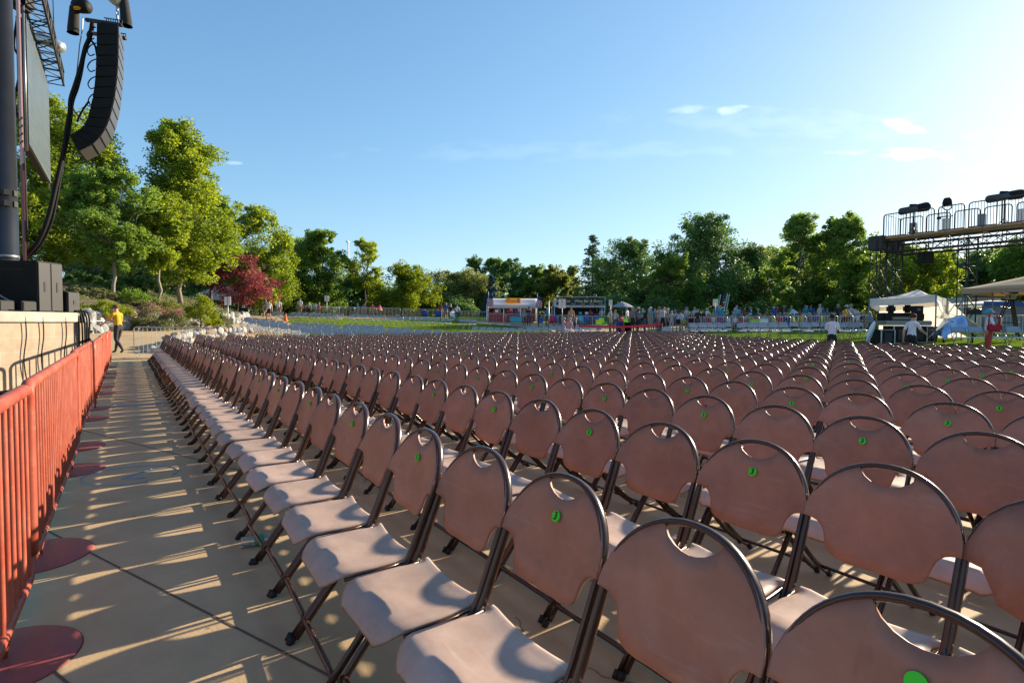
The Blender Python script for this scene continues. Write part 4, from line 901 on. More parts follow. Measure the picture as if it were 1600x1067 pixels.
# far side, left to right
T('dense green tree with a slanting fork, third left of the popcorn stall', 497, 66, 357, 100, 'round', 'mid', 34000, .26, 21, low=.10, trunk_h=.24, blobs=28)
T('dark tree crowding behind the slanting fork tree', 455, 74, 385, 90, 'round', 'dark', 16000, .34, 22, low=.05, blobs=18)
T('tall thin tree with see-through crown and bare limbs', 570, 68, 374, 62, 'round', 'bright', 7500, .24, 23, low=.42, trunk_h=.34, blobs=14, forks=6)
T('flat topped yellow green tree spreading left of the gap in the skyline', 628, 66, 408, 100, 'spread', 'yellow', 17000, .24, 24, low=.22, trunk_h=.26, blobs=20, forks=6)
T('low dark bushy tree beneath the see-through tree', 560, 74, 428, 110, 'round', 'dark', 16000, .34, 25, low=.02, blobs=20)
T('low yellow green bushy tree below the flat topped tree', 655, 70, 442, 60, 'round', 'yellow', 9000, .28, 26, low=.02, blobs=14)
T('small dark trees distant in the gap of the skyline', 690, 100, 446, 40, 'round', 'dark', 7000, .42, 27, low=.02, blobs=14)
T('grey green weeping tree with drooping boughs left of the popcorn stall', 724, 80, 418, 92, 'round', 'willow', 26000, .30, 28, low=.03, blobs=26)
T('ragged dark tree rising behind the weeping tree', 742, 90, 398, 44, 'tall', 'dark', 9000, .32, 29, low=.1, blobs=16)
T('slim dark tree behind the popcorn stall, topmost there', 770, 92, 400, 48, 'tall', 'mid', 12000, .36, 30, low=.05, blobs=18)
T('blue spruce standing at the left end of the popcorn stall', 768, 76, 430, 30, 'conifer', 'blue', 9000, .24, 31, low=.02, name='spruce_tree', blobs=14)
T('dark rounded tree above the yellow popcorn banner', 797, 88, 404, 62, 'round', 'dark', 16000, .36, 32, low=.03, blobs=20)
T('green rounded tree above the right end of the popcorn stall', 832, 88, 410, 62, 'round', 'mid', 16000, .36, 33, low=.03, blobs=20)
T('olive tree between the popcorn stall and the wine bar', 866, 86, 413, 70, 'round', 'olive', 18000, .36, 34, low=.03, blobs=20)
T('airy pale tree behind the wine bar', 893, 92, 412, 40, 'tall', 'willow', 6500, .36, 35, low=.1, blobs=14)
T('ragged pointed pine rising alone above the wine bar', 925, 78, 367, 62, 'conifer', 'conifer', 8500, .24, 36, low=.12, name='pine_tree', blobs=13)
T('dark sprawling oak right of the pointed pine', 985, 76, 366, 116, 'round', 'dark', 26000, .30, 37, low=.08, blobs=26, asym=.15)
T('bright green tree in front of the dark oaks', 1042, 62, 388, 92, 'round', 'mid', 24000, .25, 38, low=.06, blobs=24)
T('great dark oak with two high open crowns above the crowd', 1112, 68, 327, 150, 'spread', 'dark', 36000, .27, 39, low=.2, trunk_h=.27, blobs=30, forks=8, name='oak_tree')
T('olive oak leaning right from the great oak', 1180, 70, 378, 120, 'round', 'olive', 26000, .28, 40, low=.08, blobs=24, name='oak_tree')
T('tall light green tree with twin tops right of the oaks', 1250, 58, 326, 96, 'round', 'mid', 30000, .25, 41, low=.06, blobs=28, trunk_h=.2)
T('tall light green tree beside the lighting tower', 1322, 55, 328, 112, 'round', 'mid', 34000, .25, 42, low=.06, blobs=30, trunk_h=.2)
T('lush green tree behind the lighting tower legs', 1425, 48, 378, 140, 'round', 'bright', 34000, .24, 43, low=.10, blobs=28, trunk_h=.22)
T('dark evergreen behind the beige canopy', 1535, 58, 382, 140, 'round', 'dark', 26000, .32, 44, low=.04, blobs=24)
T('green tree at the right edge behind the deck', 1620, 52, 360, 150, 'round', 'mid', 22000, .30, 45, low=.05, blobs=22)
T('dark tree filling in behind the twin topped tree', 1285, 72, 366, 150, 'round', 'dark', 22000, .36, 46, low=.03, blobs=22)
T('shaded tree filling in behind the lush tower tree', 1385, 66, 374, 140, 'round', 'mid', 20000, .36, 47, low=.03, blobs=22)
T('dark low oak closing the gap between the great oak and the bright green tree', 1075, 78, 398, 90, 'round', 'dark', 20000, .34, 48, low=.03, blobs=20)
T('dark low tree between the pointed pine and the sprawling oak', 952, 84, 398, 70, 'round', 'dark', 14000, .36, 49, low=.03, blobs=16)
T('olive tree closing the gap right of the olive oak', 1212, 74, 378, 110, 'round', 'mid', 16000, .34, 50, low=.03, blobs=18)
T('green tree closing the gap behind the tower deck', 1480, 62, 386, 150, 'round', 'mid', 20000, .34, 51, low=.03, blobs=20)
# far-off wood closing the gaps under the crowns
g = np.random.default_rng(5); cc, rr = [], []
for px in range(-60, 1720, 6):
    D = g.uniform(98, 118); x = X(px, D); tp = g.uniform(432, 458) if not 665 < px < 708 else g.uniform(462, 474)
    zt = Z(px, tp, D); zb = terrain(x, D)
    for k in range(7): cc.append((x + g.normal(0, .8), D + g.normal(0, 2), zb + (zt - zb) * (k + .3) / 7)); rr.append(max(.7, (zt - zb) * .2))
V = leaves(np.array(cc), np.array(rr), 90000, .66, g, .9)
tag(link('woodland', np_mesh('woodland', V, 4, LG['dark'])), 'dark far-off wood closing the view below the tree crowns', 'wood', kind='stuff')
# shrubs on the bank and along the far fence
def shrub(label, px, D, y_top, w_px, leaf, n, size, seed, flower=None, zoff=0.0, flat=.8):
    g = np.random.default_rng(seed); x = X(px, D); zb = (hill(x, D) if x < -20 else terrain(x, D)) - .05; H = max(.35, Z(px, y_top, D) - zb); W = w_px * D / F / 2
    o = thing('shrub', label, 'shrub', (x, D, zb), 0, 'shrubs on the planted bank')
    m = 46; a = g.uniform(0, 6.283, m); u = g.random(m) ** .5; h = g.random(m)
    cen = np.stack([W * u * np.cos(a) * (1 - .35 * h), W * u * np.sin(a) * .8 * (1 - .35 * h), H * (.12 + .76 * h * np.sqrt(1 - .8 * u ** 2))], 1); rad = np.full(m, min(W, H) * .26) * g.uniform(.7, 1.2, m)
    link('foliage', np_mesh('foliage', leaves(cen, rad, n, size, g, flat), 4, LG[leaf]), o)
    if flower:
        top = cen[cen[:, 2] > H * .45]; link('blossom', np_mesh('blossom', leaves(top + np.array([0, 0, .12]), np.full(len(top), rad.mean() * 1.05), n // 13, size * .9, g, .7), 4, LG[flower]), o)
    mb = MB()
    for k in range(7): limb(mb, (0, 0, 0), tuple(cen[k * 6]), .03, .008, g, 3, .06, 5)
    mb.build('stems', M['bark'], o)
S = shrub
S('rounded lime green shrub right behind the man in yellow', 165, 28.2, 473, 88, 'lime', 5200, .09, 61)
S('rounded lime shrub at the corner of the black speakers', 112, 26.5, 478, 36, 'lime', 2600, .09, 62)
S('pink flowering shrub on the rock wall, left of the lime shrub', 236, 29.6, 472, 66, 'sage', 4600, .085, 63, 'flower')
S('reddish flowering shrub thinning towards the straight trunk', 272, 30.5, 476, 46, 'sage', 3400, .085, 64, 'flower')
S('broad yellow green shrub at the end of the rock wall', 313, 32.5, 460, 66, 'lime', 6800, .10, 65)
S('small mixed shrub below the red maple', 342, 34, 478, 40, 'sage', 3000, .09, 66)
S('silvery ground shrub spreading high on the bank', 128, 30.5, 452, 110, 'sage', 6500, .11, 67, flat=.5)
S('dark green shrub mid bank left of the slim forked tree', 212, 32.5, 455, 70, 'mid', 5000, .10, 68)
S('pale green low shrub under the fork-trunked tree', 160, 31, 456, 80, 'sage', 5000, .10, 69, flat=.5)
S('dark shrub filling the top of the bank', 205, 37, 436, 120, 'dark', 6500, .15, 70)
S('dark shrub at the top of the bank by the left edge', 128, 37, 430, 110, 'dark', 6500, .15, 71)
S('low olive shrub between the flowering shrub and the trunk', 256, 33, 466, 60, 'olive', 4200, .10, 72)
for k, (px, w_, lf) in enumerate(((445, 60, 'dark'), (520, 70, 'dark'), (585, 70, 'mid'), (640, 70, 'dark'), (715, 80, 'dark'), (960, 90, 'dark'), (1030, 90, 'dark'), (1200, 110, 'dark'), (1290, 110, 'dark'))):
    S(['dark hedge shrub behind the queue of white shirts', 'dark shrub behind the left barrier row', 'green shrub below the see-through tree', 'dark shrub under the flat topped tree', 'dark shrub below the weeping tree', 'dark shrub behind the grey parasol', 'dark shrub behind the talking group', 'dark shrub behind the seated crowd, below the olive oak', 'dark shrub behind the standing crowd, below the twin topped tree'][k], px, 72 if px < 900 else 60, 462 if px < 900 else 455, w_, lf, 6000, .26, 80 + k)
tag(link('ground_cover', np_mesh('ground_cover', leaves(np.array([(x, y, hill(x, y) + .08) for x, y in zip(rng.uniform(-30, -20.6, 500), rng.uniform(21, 46, 500))]), np.full(500, .42), 15000, .11, rng, .3), 4, LG['sage'])), 'low creeping ground cover on the planted bank', 'ground cover', kind='stuff')

# ------------------------------------------------------------------ house with the red roof, far left
hs = thing('house', 'low house with a red tiled roof behind the trees on the bank', 'house', (X(262, 58), 58, 4.2), R(8))
MB().box((0, 3, 1.0), (19, 6, 2.6)).build('wall', M['stucco'], hs)
mb = MB(); e0, e1, rz0 = -1.0, 3.0, 2.3
mb.slab([[(-10.5 + 21 * i / 60, e0 + (e1 - e0) * j / 6, rz0 + 2.3 * j / 6 + .05 * abs(math.sin(i * math.pi / 2))) for j in range(7)] for i in range(61)], .12, (0, -.5, .86))
mb.slab([[(10.5 - 21 * i / 60, 7.0 - (7.0 - e1) * j / 6, rz0 + 2.3 * j / 6 + .05 * abs(math.sin(i * math.pi / 2))) for j in range(7)] for i in range(61)], .12, (0, .5, .86))
mb.build('roof', M['tile'], hs); MB().box((0, -1.02, 2.18), (21, .08, .26)).build('fascia', M['white'], hs)

# ------------------------------------------------------------------ steel barriers
def barrier(p, q, label, h=1.08, m='steel', group='steel barriers round the lawn', zf=terrain):
    p0, p1 = Vector((*p, zf(*p))), Vector((*q, zf(*q))); L = (p1 - p0).length; d = (p1 - p0).normalized()
    o = thing('crowd_barrier', label, 'barrier', p0, math.atan2(d.y, d.x), group); sl = d.z
    c = .10; r = .019; up = lambda x: sl * x
    pth = [(0, 0, .17), (0, 0, h - c)] + [(c * (1 - math.cos(a)), 0, h - c + c * math.sin(a)) for a in (.5, 1.0, 1.57)] + [(L - c * (1 - math.cos(a)), 0, h - c + c * math.sin(a)) for a in (1.57, 1.0, .5)] + [(L, 0, h - c), (L, 0, .17), (0, 0, .17)]
    MB().tube([(x, y, z + up(x)) for x, y, z in pth], r, 8, up=(0, 1, 0)).build('frame', M[m], o)
    mb = MB(); n = max(5, int(L / .135))
    for k in range(1, n): mb.tube([(L * k / n, 0, .17 + up(L * k / n)), (L * k / n, 0, h + up(L * k / n))], .008, 5, cap=False)
    mb.build('bars', M[m], o)
    for x in (.12, L - .12): MB().tube([(x, -.24, .01 + up(x)), (x, -.16, .13 + up(x)), (x, 0, .19 + up(x)), (x, .16, .13 + up(x)), (x, .24, .01 + up(x))], .014, 6).build('foot', M[m], o)
    return o
P2 = lambda px, D: (X(px, D), D)
barrier(P2(209, 20.3), P2(337, 21.4), 'galvanised barrier across the end of the aisle, in front of the rock border', 1.12)
barrier(P2(118, 20.6), P2(163, 21.6), 'galvanised barrier beyond the stage corner, behind the camera tripod', 1.1)
names = ['grey barrier by the pink shirt and the white canopy', 'grey barrier behind the walkers in white shirts', 'grey barrier in front of the man in the green hat', 'grey barrier in front of the red shirted woman', 'dense barrier pair below the slanting fork tree', 'second dense barrier right of the tall white sign', 'grey barrier by the man in blue', 'grey barrier behind the red umbrella', 'grey barrier below the flat topped tree', 'grey barrier left of the standing group', 'grey barrier behind the blue folding chairs', 'dense barrier at the left end of the popcorn stall']
fl = [(384, 55, 412, 55), (412, 55, 440, 55), (463, 58, 486, 58), (486, 58, 510, 58), (511, 58, 530, 57.5), (531, 57.5, 554, 57.5), (556, 58, 588, 58), (590, 58, 626, 58), (629, 58, 664, 58), (665, 58, 692, 58), (693, 57, 720, 57), (721, 55, 747, 55)]
for lb, (a, Da, b, Db) in zip(names, fl): barrier(P2(a, Da), P2(b, Db), lb)
barrier(P2(512, 57.2), P2(530, 57.0), 'barrier leaning close behind the tall white sign'); barrier(P2(749, 54.5), P2(762, 54.5), 'short dense barrier at the corner of the popcorn stall')
nm2 = ['grey barrier before the red skirted popcorn counter', 'grey barrier below the middle of the popcorn stall', 'grey barrier at the right end of the popcorn stall', 'grey barrier between the two stalls', 'grey barrier left of the white blanket', 'grey barrier below the wine bar banner', 'grey barrier below the right end of the wine bar', 'grey barrier behind the man shading his face']
for k, lb in enumerate(nm2): a = 764 + k * 27; barrier(P2(a, 50.5), P2(a + 26, 50.3), lb)
nm3 = ['grey barrier by the red camp chair', 'grey barrier left of the rainbow skirt', 'grey barrier behind the rainbow skirt', 'grey barrier in front of the man with crossed arms', 'grey barrier left of the yellow cooler', 'grey barrier right of the yellow cooler', 'grey barrier by the turquoise camp chair', 'grey barrier before the woman in a black vest', 'grey barrier before the blue camp chair', 'grey barrier before the man in the cream shirt', 'grey barrier behind the steward in yellow', 'grey barrier next to the lighting tower']
for k, lb in enumerate(nm3): a = 1064 + k * 24.5; D = 41 - k * .55; barrier(P2(a, D), P2(a + 23.5, D - .5), lb)
for k, lb in enumerate(['grey barrier behind the blue hat, left', 'grey barrier behind the blue hat, right of it']): barrier(P2(1526 + k * 40, 25.6), P2(1564 + k * 40, 25.2), lb)

# ------------------------------------------------------------------ pale grey folding chairs on the lawn
def grey_parts():
    seat = MB(); seat.slab([[(x, y, .45 - .02 * max(0, (y - .36) / .08) ** 2 + (.004 if abs(x) > .17 else 0)) for x in (-.21, -.17, 0, .17, .21)] for y in (.06, .12, .36, .40, .44)], .02, (0, 0, 1))
    back = MB(); back.slab([[(x, -.03 - .018 * (1 - (x / .22) ** 2) - .10 * f, .60 + .22 * f - (.03 * (abs(x) / .22) ** 6 if f == 1 else 0)) for f in (0, .33, .66, 1)] for x in (-.22, -.20, -.1, 0, .1, .20, .22)], .014, (0, 1, 0))
    fr = MB()
    for s_ in (-1, 1):
        fr.tube([(s_ * .22, -.135, .82), (s_ * .22, .03, .45), (s_ * .22, .42, .0)], .012, 5); fr.tube([(s_ * .20, .34, .44), (s_ * .20, -.06, .0)], .011, 5)
    fr.tube([(-.22, .33, .10), (.22, .33, .10)], .009, 5); fr.tube([(-.2, .02, .09), (.2, .02, .09)], .009, 5)
    return seat.mesh('seat', M['gseat']), back.mesh('backrest', M['gplastic']), fr.mesh('frame', M['dsteel'])
GS, GB, GF = grey_parts()
def one_mesh():
    V, Fc, Mi = [], [], []; off = 0
    for me, mi in ((GS, 0), (GB, 1), (GF, 2)):
        V += [tuple(v.co) for v in me.vertices]; Fc += [tuple(i + off for i in p.vertices) for p in me.polygons]; Mi += [mi] * len(me.polygons); off += len(me.vertices)
    me = bpy.data.meshes.new('folding_chair'); me.from_pydata(V, [], Fc)
    for m_ in (M['gseat'], M['gplastic'], M['dsteel']): me.materials.append(m_)
    me.polygons.foreach_set('material_index', Mi); me.update(); return me
G1 = one_mesh()
GROUP_G = 'pale grey folding chairs on the lawn'
def grey_row(p, q, label, rz, parts=False, pitch=.49):
    p, q = Vector((*p, 0)), Vector((*q, 0)); n = max(1, int((q - p).length / pitch))
    for k in range(n):
        c = p.lerp(q, (k + .5) / n); x, y = c.x + rng.normal(0, .02), c.y + rng.normal(0, .03); z = terrain(x, y) + .005
        if rng.random() < .05: continue
        lab = label % ordinal(k + 1)
        if parts:
            o = thing('grey_folding_chair', lab, 'chair', (x, y, z), rz + rng.normal(0, .05), GROUP_G)
            link('seat', GS, o); link('backrest', GB, o); link('frame', GF, o)
        else:
            o = link('grey_folding_chair', G1); o.location = (x, y, z); o.rotation_euler = (0, 0, rz + rng.normal(0, .09)); tag(o, lab, 'chair', GROUP_G)
RG = math.atan2(.55, -.83) + .35
grey_row(P2(1484, 20.6), P2(1600, 19.4), '%s grey folding chair from the left in the row beside the blue hat', RG - .1, True)
grey_row(P2(1063, 31.6), P2(1345, 26.4), '%s grey folding chair from the left in the row left of the tower', RG)
grey_row(P2(1075, 33.4), P2(1350, 28.4), '%s grey chair from the left in the back row left of the tower', RG)
grey_row(P2(735, 36.6), P2(948, 34.4), '%s grey chair from the left in the row below the stalls', RG)
grey_row(P2(425, 45.6), P2(745, 44.6), '%s grey chair from the left in the row before the barriers', RG)
for D_, a_, b_, nm_ in ((28.6, 470, 690, 'nearest row'), (29.9, 405, 765, 'second row'), (31.2, 385, 690, 'third row'), (32.6, 380, 640, 'fourth row'), (34.2, 378, 600, 'fifth row')):
    grey_row(P2(a_, D_ - .2), P2(b_, D_ + .3), '%s grey chair from the left in the ' + nm_ + ' behind the brown seats', RG)
grey_row(P2(1030, 29.2), P2(1052, 29.0), '%s of two grey chairs at the red webbing post', RG)

# ------------------------------------------------------------------ people
P = person
def at(px, D): return X(px, D), D
def stand(var, px, D, head, face, shirt, pants, label, fem=0, hmin=1.5, hmax=1.95, **k):
    x, y = at(px, D); h = Z(px, head, D) - terrain(x, y); h = max(hmin, min(hmax, h)); return P(('v', var, fem) if isinstance(var, int) else var, x, y, h, face, shirt, pants, label, **k)
WH, BK, NV, GY = (.72, .70, .78), (.015, .015, .018), (.02, .025, .06), (.17, .18, .21)
KH, DN, LB, YE, OR, RD, PK, TE, BL = (.36, .27, .16), (.05, .09, .17), (.16, .36, .50), (.55, .28, .015), (.5, .2, .04), (.42, .04, .04), (.5, .26, .32), (.02, .20, .20), (.02, .10, .34)
GH, BR, BN = (.30, .29, .28), (.07, .04, .02), (.34, .22, .09)
o = stand('usher', 185, 20.9, 474, 82, (.62, .30, .008), (.022, .018, .022), 'man in a bright yellow shirt and black trousers reaching towards the tripod', hair=(.10, .045, .02), legs=(.022, .018, .022), hmax=1.86)
mb = MB(); J = SKEL['usher'][6][0]; mb.box((J[0], J[1] + .09, J[2] - .015), (.15, .03, .04), bev=.008); gl = mb.build('sunglasses', M['glass'], o); gl.scale = o.children[0].scale
tp = thing('camera_tripod', 'small black camera on a tripod by the grey barrier', 'tripod', (*at(137, 20.2), terrain(*at(137, 20.2))), .4)
for a in (0, 2.1, 4.2): MB().tube([(0, 0, .72), (.16 * math.cos(a), .16 * math.sin(a), .35), (.30 * math.cos(a), .30 * math.sin(a), 0)], [.03, .022, .016], 6).build('leg', M['black'], tp)
MB().tube([(0, 0, .6), (0, 0, .82)], .03, 8).build('post', M['black2'], tp); MB().box((0, 0, .86), (.30, .16, .08), bev=.02).build('head', M['black'], tp); MB().box((.0, .02, .96), (.16, .20, .12), bev=.02).build('camera', M['dsteel'], tp)
stand('tee_a', 1300, 18.8, 486, -40, WH, BK, 'woman with dark piled hair in a white tee, wristband and black trousers', hair=(.012, .010, .012), legs=BK, skin='skin3', hmin=1.6)
stand('tee_b', 1424, 17.3, 484, -70, WH, BK, 'woman in a loose white tee and black trousers walking past the tent', hair=(.05, .02, .012), legs=BK, skin='skin', hmin=1.6)
o = stand('hat_lady', 1545, 17.4, 482, 60, WH, RD, 'woman in a wide turquoise hat and white tee with a red shoulder bag', hair=BR, legs=RD, hat=((.01, .34, .48), .20), hmin=1.6)
mb = MB(); mb.box((-.25, -.08, 1.00), (.13, .36, .24), bev=.045); mb.tube([(-.25, -.22, 1.08), (-.22, -.14, 1.38), (-.10, -.01, 1.50), (-.22, .04, 1.36), (-.25, .06, 1.08)], .02, 6); mb.build('shoulder_bag', cloth((.35, .012, .035)), o)
L = [
 (1, 381, 54, 469, 0, PK, WH, 'person in a pink shirt and white trousers with back turned by the canopy', dict(hair=BR, legs=WH)),
 (0, 392, 57, 470, 20, (.32, .25, .2), DN, 'person in jeans behind the barrier beside the white canopy', dict(hair=BN, legs=DN)),
 (0, 399, 57, 474, -30, (.30, .14, .10), DN, 'person in jeans and brown top next to the canopy corner', dict(hair=BR, legs=DN, fem=1)),
 (5, 416, 52, 470, 140, (.30, .25, .45), (.2, .16, .34), 'woman in a lilac dress with a pink bag walking left', dict(hair=BN, fem=1)),
 (5, 420.5, 47, 471, 160, WH, BK, 'walker in a white tee and black shorts on the path', dict(hair=BR)),
 (2, 429, 54, 465, -20, YE, BK, 'steward in a yellow shirt behind the queue of white shirts', dict(hair=BR, legs=BK)),
 (0, 436, 53, 470, 200, WH, KH, 'man in a white polo and khaki shorts facing the steward', dict(hair=BR)),
 (0, 469, 57.2, 468, 10, WH, KH, 'man in a white shirt, khaki shorts and green hat', dict(hair=GH, hat=((.07, .16, .05), .15))),
 (1, 483, 57, 473, 30, (.40, .40, .27), BK, 'man in a patterned cream shirt at the barrier', dict(hair=BR, legs=BK)),
 (0, 494, 59, 474, 0, WH, LB, 'person in a white top half hidden by the red shirt', dict(hair=BR, legs=LB)),
 (4, 499, 56.8, 474, -60, (.5, .09, .05), (.45, .06, .04), 'woman in a coral red dress at the barrier', dict(hair=BN, fem=1)),
 (0, 559, 60, 477, 0, (.03, .22, .40), DN, 'man in a blue shirt and cap behind the barrier', dict(hair=GH, hat=(GY, .1), legs=DN)),
 (0, 569, 60, 480, 20, GY, DN, 'person in grey beside the man in the blue shirt', dict(hair=BR, legs=DN)),
 (0, 582, 60, 482, 0, (.42, .05, .04), DN, 'person in a red top near the red umbrella', dict(hair=BR, legs=DN)),
 (0, 688, 57, 474, -10, (.20, .06, .06), KH, 'woman in dark red left of the bright blue shirt', dict(hair=BR, fem=1, long_hair=True)),
 (2, 697, 56.6, 473, 180, (.015, .07, .40), KH, 'man in a bright blue shirt and khaki shorts', dict(hair=BN)),
 (0, 704, 56.6, 475, 10, BK, BK, 'woman in black with long blonde hair', dict(hair=(.45, .33, .14), fem=1, legs=BK, long_hair=True)),
 (1, 714, 56.4, 476, 190, WH, DN, 'person in a white tee with one hand on the hip', dict(hair=BR, fem=1, legs=DN)),
 (3, 819, 50.9, 483, 200, (.25, .3, .38), BK, 'woman in a tan hat and blue vest before the popcorn stall', dict(hair=BR, fem=1, hat=((.36, .28, .18), .17), legs=BK)),
 (4, 826, 51.2, 479, 190, NV, NV, 'man in a navy shirt and cap eating by the popcorn stall', dict(hair=BR, hat=(NV, .1), legs=NV)),
 (3, 842, 49.5, 484, 230, BK, BK, 'photographer in black with a wide hat and camera', dict(hair=BR, hat=((.03, .03, .03), .17), legs=BK)),
 (0, 855, 51.0, 480, 0, (.015, .22, .38), NV, 'man in a teal blue shirt with white cap between the stalls', dict(hair=GH, hat=(WH, .1), legs=NV)),
 (6, 881, 36.6, 482, 100, (.42, .27, .48), (.4, .3, .4), 'person in a lavender top seated on the grey chairs', dict(hair=BN, legs=KH)),
 (7, 890.5, 36.4, 482, 120, PK, WH, 'grey haired woman in pink and white seated by the sign', dict(hair=GH, fem=1, legs=WH)),
 (6, 899, 35.6, 481, -100, (.012, .014, .05), WH, 'seated woman in a black vest with a white blanket over her knees', dict(hair=BN, fem=1, legs=WH)),
 (0, 892, 48, 475, 160, (.35, .2, .12), DN, 'tanned man standing behind the seated trio', dict(hair=BR, skin='skin2', legs=DN)),
 (0, 940, 55, 480, 0, (.40, .45, .48), DN, 'person in a pale shirt at the wine bar counter', dict(hair=GH, legs=DN)),
 (2, 932, 58, 481, 180, BK, BK, 'server in black inside the wine bar', dict(hair=BR, legs=BK)), (2, 922, 58, 482, 180, TE, BK, 'server in teal inside the wine bar', dict(hair=BR, legs=BK)),
 (2, 795, 58, 482, 180, (.35, .33, .4), BK, 'server in a wide hat inside the popcorn stall', dict(hair=BR, hat=((.2, .12, .06), .17), legs=BK)),
 (2, 774, 58, 486, 180, (.5, .2, .25), BK, 'server in pink inside the popcorn stall', dict(hair=BR, legs=BK)),
 (1, 953.5, 43.5, 479, -80, (.30, .40, .40), KH, 'man in a pale cyan shirt beside the sign post', dict(hair=BN, legs=(.05, .045, .04))),
 (3, 961, 42.8, 482, 170, (.48, .42, .40), DN, 'woman in a white top and jeans shading her face', dict(hair=BN, fem=1, legs=DN)),
 (0, 988, 41.8, 477, -60, GY, BK, 'tall guard in a grey polo and black trousers, left of the group', dict(hair=GH, legs=BK)),
 (0, 992, 44, 477, -40, (.12, .1, .1), BK, 'dark haired man behind the tall guard', dict(hair=BK, legs=BK)),
 (4, 997, 41.4, 482, -90, (.10, .10, .13), BK, 'shorter guard in a dark grey polo with a badge', dict(hair=BK, legs=BK)),
 (8, 1007, 41.3, 480, 90, BK, DN, 'man in a black tee and jeans handing something to the guard', dict(hair=BR, legs=DN)),
 (0, 1003.5, 47, 480, 0, TE, BK, 'man in dark teal behind the black tee', dict(hair=GH, legs=BK)),
 (0, 1016, 44.5, 477, -60, (.18, .32, .36), KH, 'woman in a white sun hat and teal top', dict(hair=BR, fem=1, hat=(WH, .16))),
 (0, 1023, 45.5, 480, 0, TE, DN, 'woman with long grey hair and teal top', dict(hair=GH, fem=1, long_hair=True, legs=DN)),
 (1, 1029, 43.5, 480, 20, OR, BK, 'person in an orange shirt behind the stewards', dict(hair=BN, legs=BK)),
 (0, 1031, 42.2, 484, 0, (.48, .46, .52), KH, 'woman in a white blouse with a dark bag strap', dict(hair=GH, fem=1, legs=KH)),
 (1, 1035.5, 41.6, 477, 200, (.44, .44, .50), BK, 'steward in a white shirt and dark cap', dict(hair=BR, hat=((.06, .03, .03), .1), legs=BK)),
 (0, 1043, 41.3, 479, -100, (.21, .21, .20), BK, 'grey haired steward in a grey polo and black trousers', dict(hair=(.5, .48, .45), legs=BK)),
 (3, 1049, 42.5, 483, 0, (.38, .42, .44), (.5, .45, .48), 'woman in white trousers with a teal bag', dict(hair=GH, fem=1, legs=(.5, .45, .48))),
 (1, 1059.5, 41.6, 481, -10, (.48, .46, .56), BK, 'woman with long brown hair in a white tee and black shorts', dict(hair=BR, fem=1, long_hair=True)),
 (0, 1064.5, 43, 483, 30, WH, KH, 'man in a white tee and khaki trousers half hidden', dict(hair=BR, legs=KH)),
 (2, 1073, 50, 478, 180, (.46, .46, .50), DN, 'man in a white tee standing before the dark trees', dict(hair=GH, hat=(GY, .1), legs=DN)),
 (0, 1085, 48, 477, -50, (.33, .38, .50), DN, 'man in a light blue shirt left of the black tee and shorts', dict(hair=BN, legs=DN)),
 (0, 1090, 39.5, 480, 180, BK, (.07, .06, .055), 'large man in a black tee and dark shorts', dict(hair=GH)),
 (0, 1098, 45, 482, 180, BK, BK, 'person in black holding a phone by the sign', dict(hair=GH, legs=BK)),
 (0, 1118, 46, 472, 30, (.02, .12, .28), DN, 'man in a blue shirt behind the leftmost feather flag', dict(hair=GH, legs=DN)),
 (0, 1125, 40.8, 474, 0, (.02, .26, .42), (.3, .05, .3), 'woman in a blue tee and rainbow skirt with back turned', dict(hair=BN, fem=1, legs=(.28, .1, .3))),
 (2, 1150.5, 44.5, 472, 180, LB, BK, 'man in a light blue tee, arms crossed, standing above the crowd', dict(hair=GH, legs=BK)),
 (0, 1236, 52, 474, 150, (.03, .40, .06), DN, 'man in a bright green shirt at the back of the crowd', dict(hair=GH, legs=DN)),
 (0, 1258, 52, 473, 0, (.015, .24, .35), DN, 'man in a teal shirt and sun hat at the back of the crowd', dict(hair=GH, hat=(GY, .15), legs=DN)),
 (0, 1266, 52, 473, 0, BL, DN, 'man in a blue shirt at the back of the crowd', dict(hair=BR, legs=DN)),
 (0, 1280, 41.5, 471, -90, (.46, .45, .36), KH, 'elderly man in a cream shirt standing among the seated crowd', dict(hair=GH)),
 (0, 1285, 47, 474, 20, BL, DN, 'person in blue behind the man in cream', dict(hair=BR, legs=DN)),
 (1, 1308.5, 40.2, 471, 190, (.02, .02, .025), BK, 'man in a black tank top with hand on hip', dict(hair=GH, skin='skin2', legs=BK)),
 (0, 1322, 42, 472, 160, NV, BK, 'woman in a huge white sun hat', dict(hair=BR, fem=1, hat=((.5, .48, .42), .26), legs=BK)),
 (0, 1328.5, 41, 471, 100, (.45, .45, .5), KH, 'man in a white shirt and straw hat', dict(hair=BR, hat=((.34, .26, .15), .17), legs=KH)),
 (0, 1487, 44, 463, 30, BK, BK, 'man in dark clothes and cap behind the white tent', dict(hair=BR, hat=(TE, .1), legs=BK)),
 (0, 1497, 42, 467, 20, (.36, .36, .45), KH, 'man in a white vest behind the white tent', dict(hair=BR, skin='skin2', legs=KH)),
]
for (v, px, D, hy, fc, shc, pc, lab, k) in L: stand(v, px, D, hy, fc, shc, pc, lab, **k)
DESC = [((.42, .04, .04), 'red'), ((.02, .10, .38), 'blue'), ((.20, .06, .32), 'purple'), (WH, 'white'), ((.30, .50, .03), 'lime'), (PK, 'pink'), (BK, 'black'), ((.18, .30, .44), 'pale blue'), (GY, 'grey'), (OR, 'orange'), (TE, 'teal'), ((.35, .30, .22), 'tan')]
HAIRS = [(GH, 'grey hair'), (BR, 'brown hair'), (BN, 'fair hair'), (BK, 'black hair')]
HATS = [None, None, None, ((.5, .48, .42), 'a white hat'), ((.34, .26, .15), 'a straw hat'), ((.02, .10, .30), 'a blue cap')]
desc, hairs, hats = DESC, HAIRS, HATS
seen2 = set()
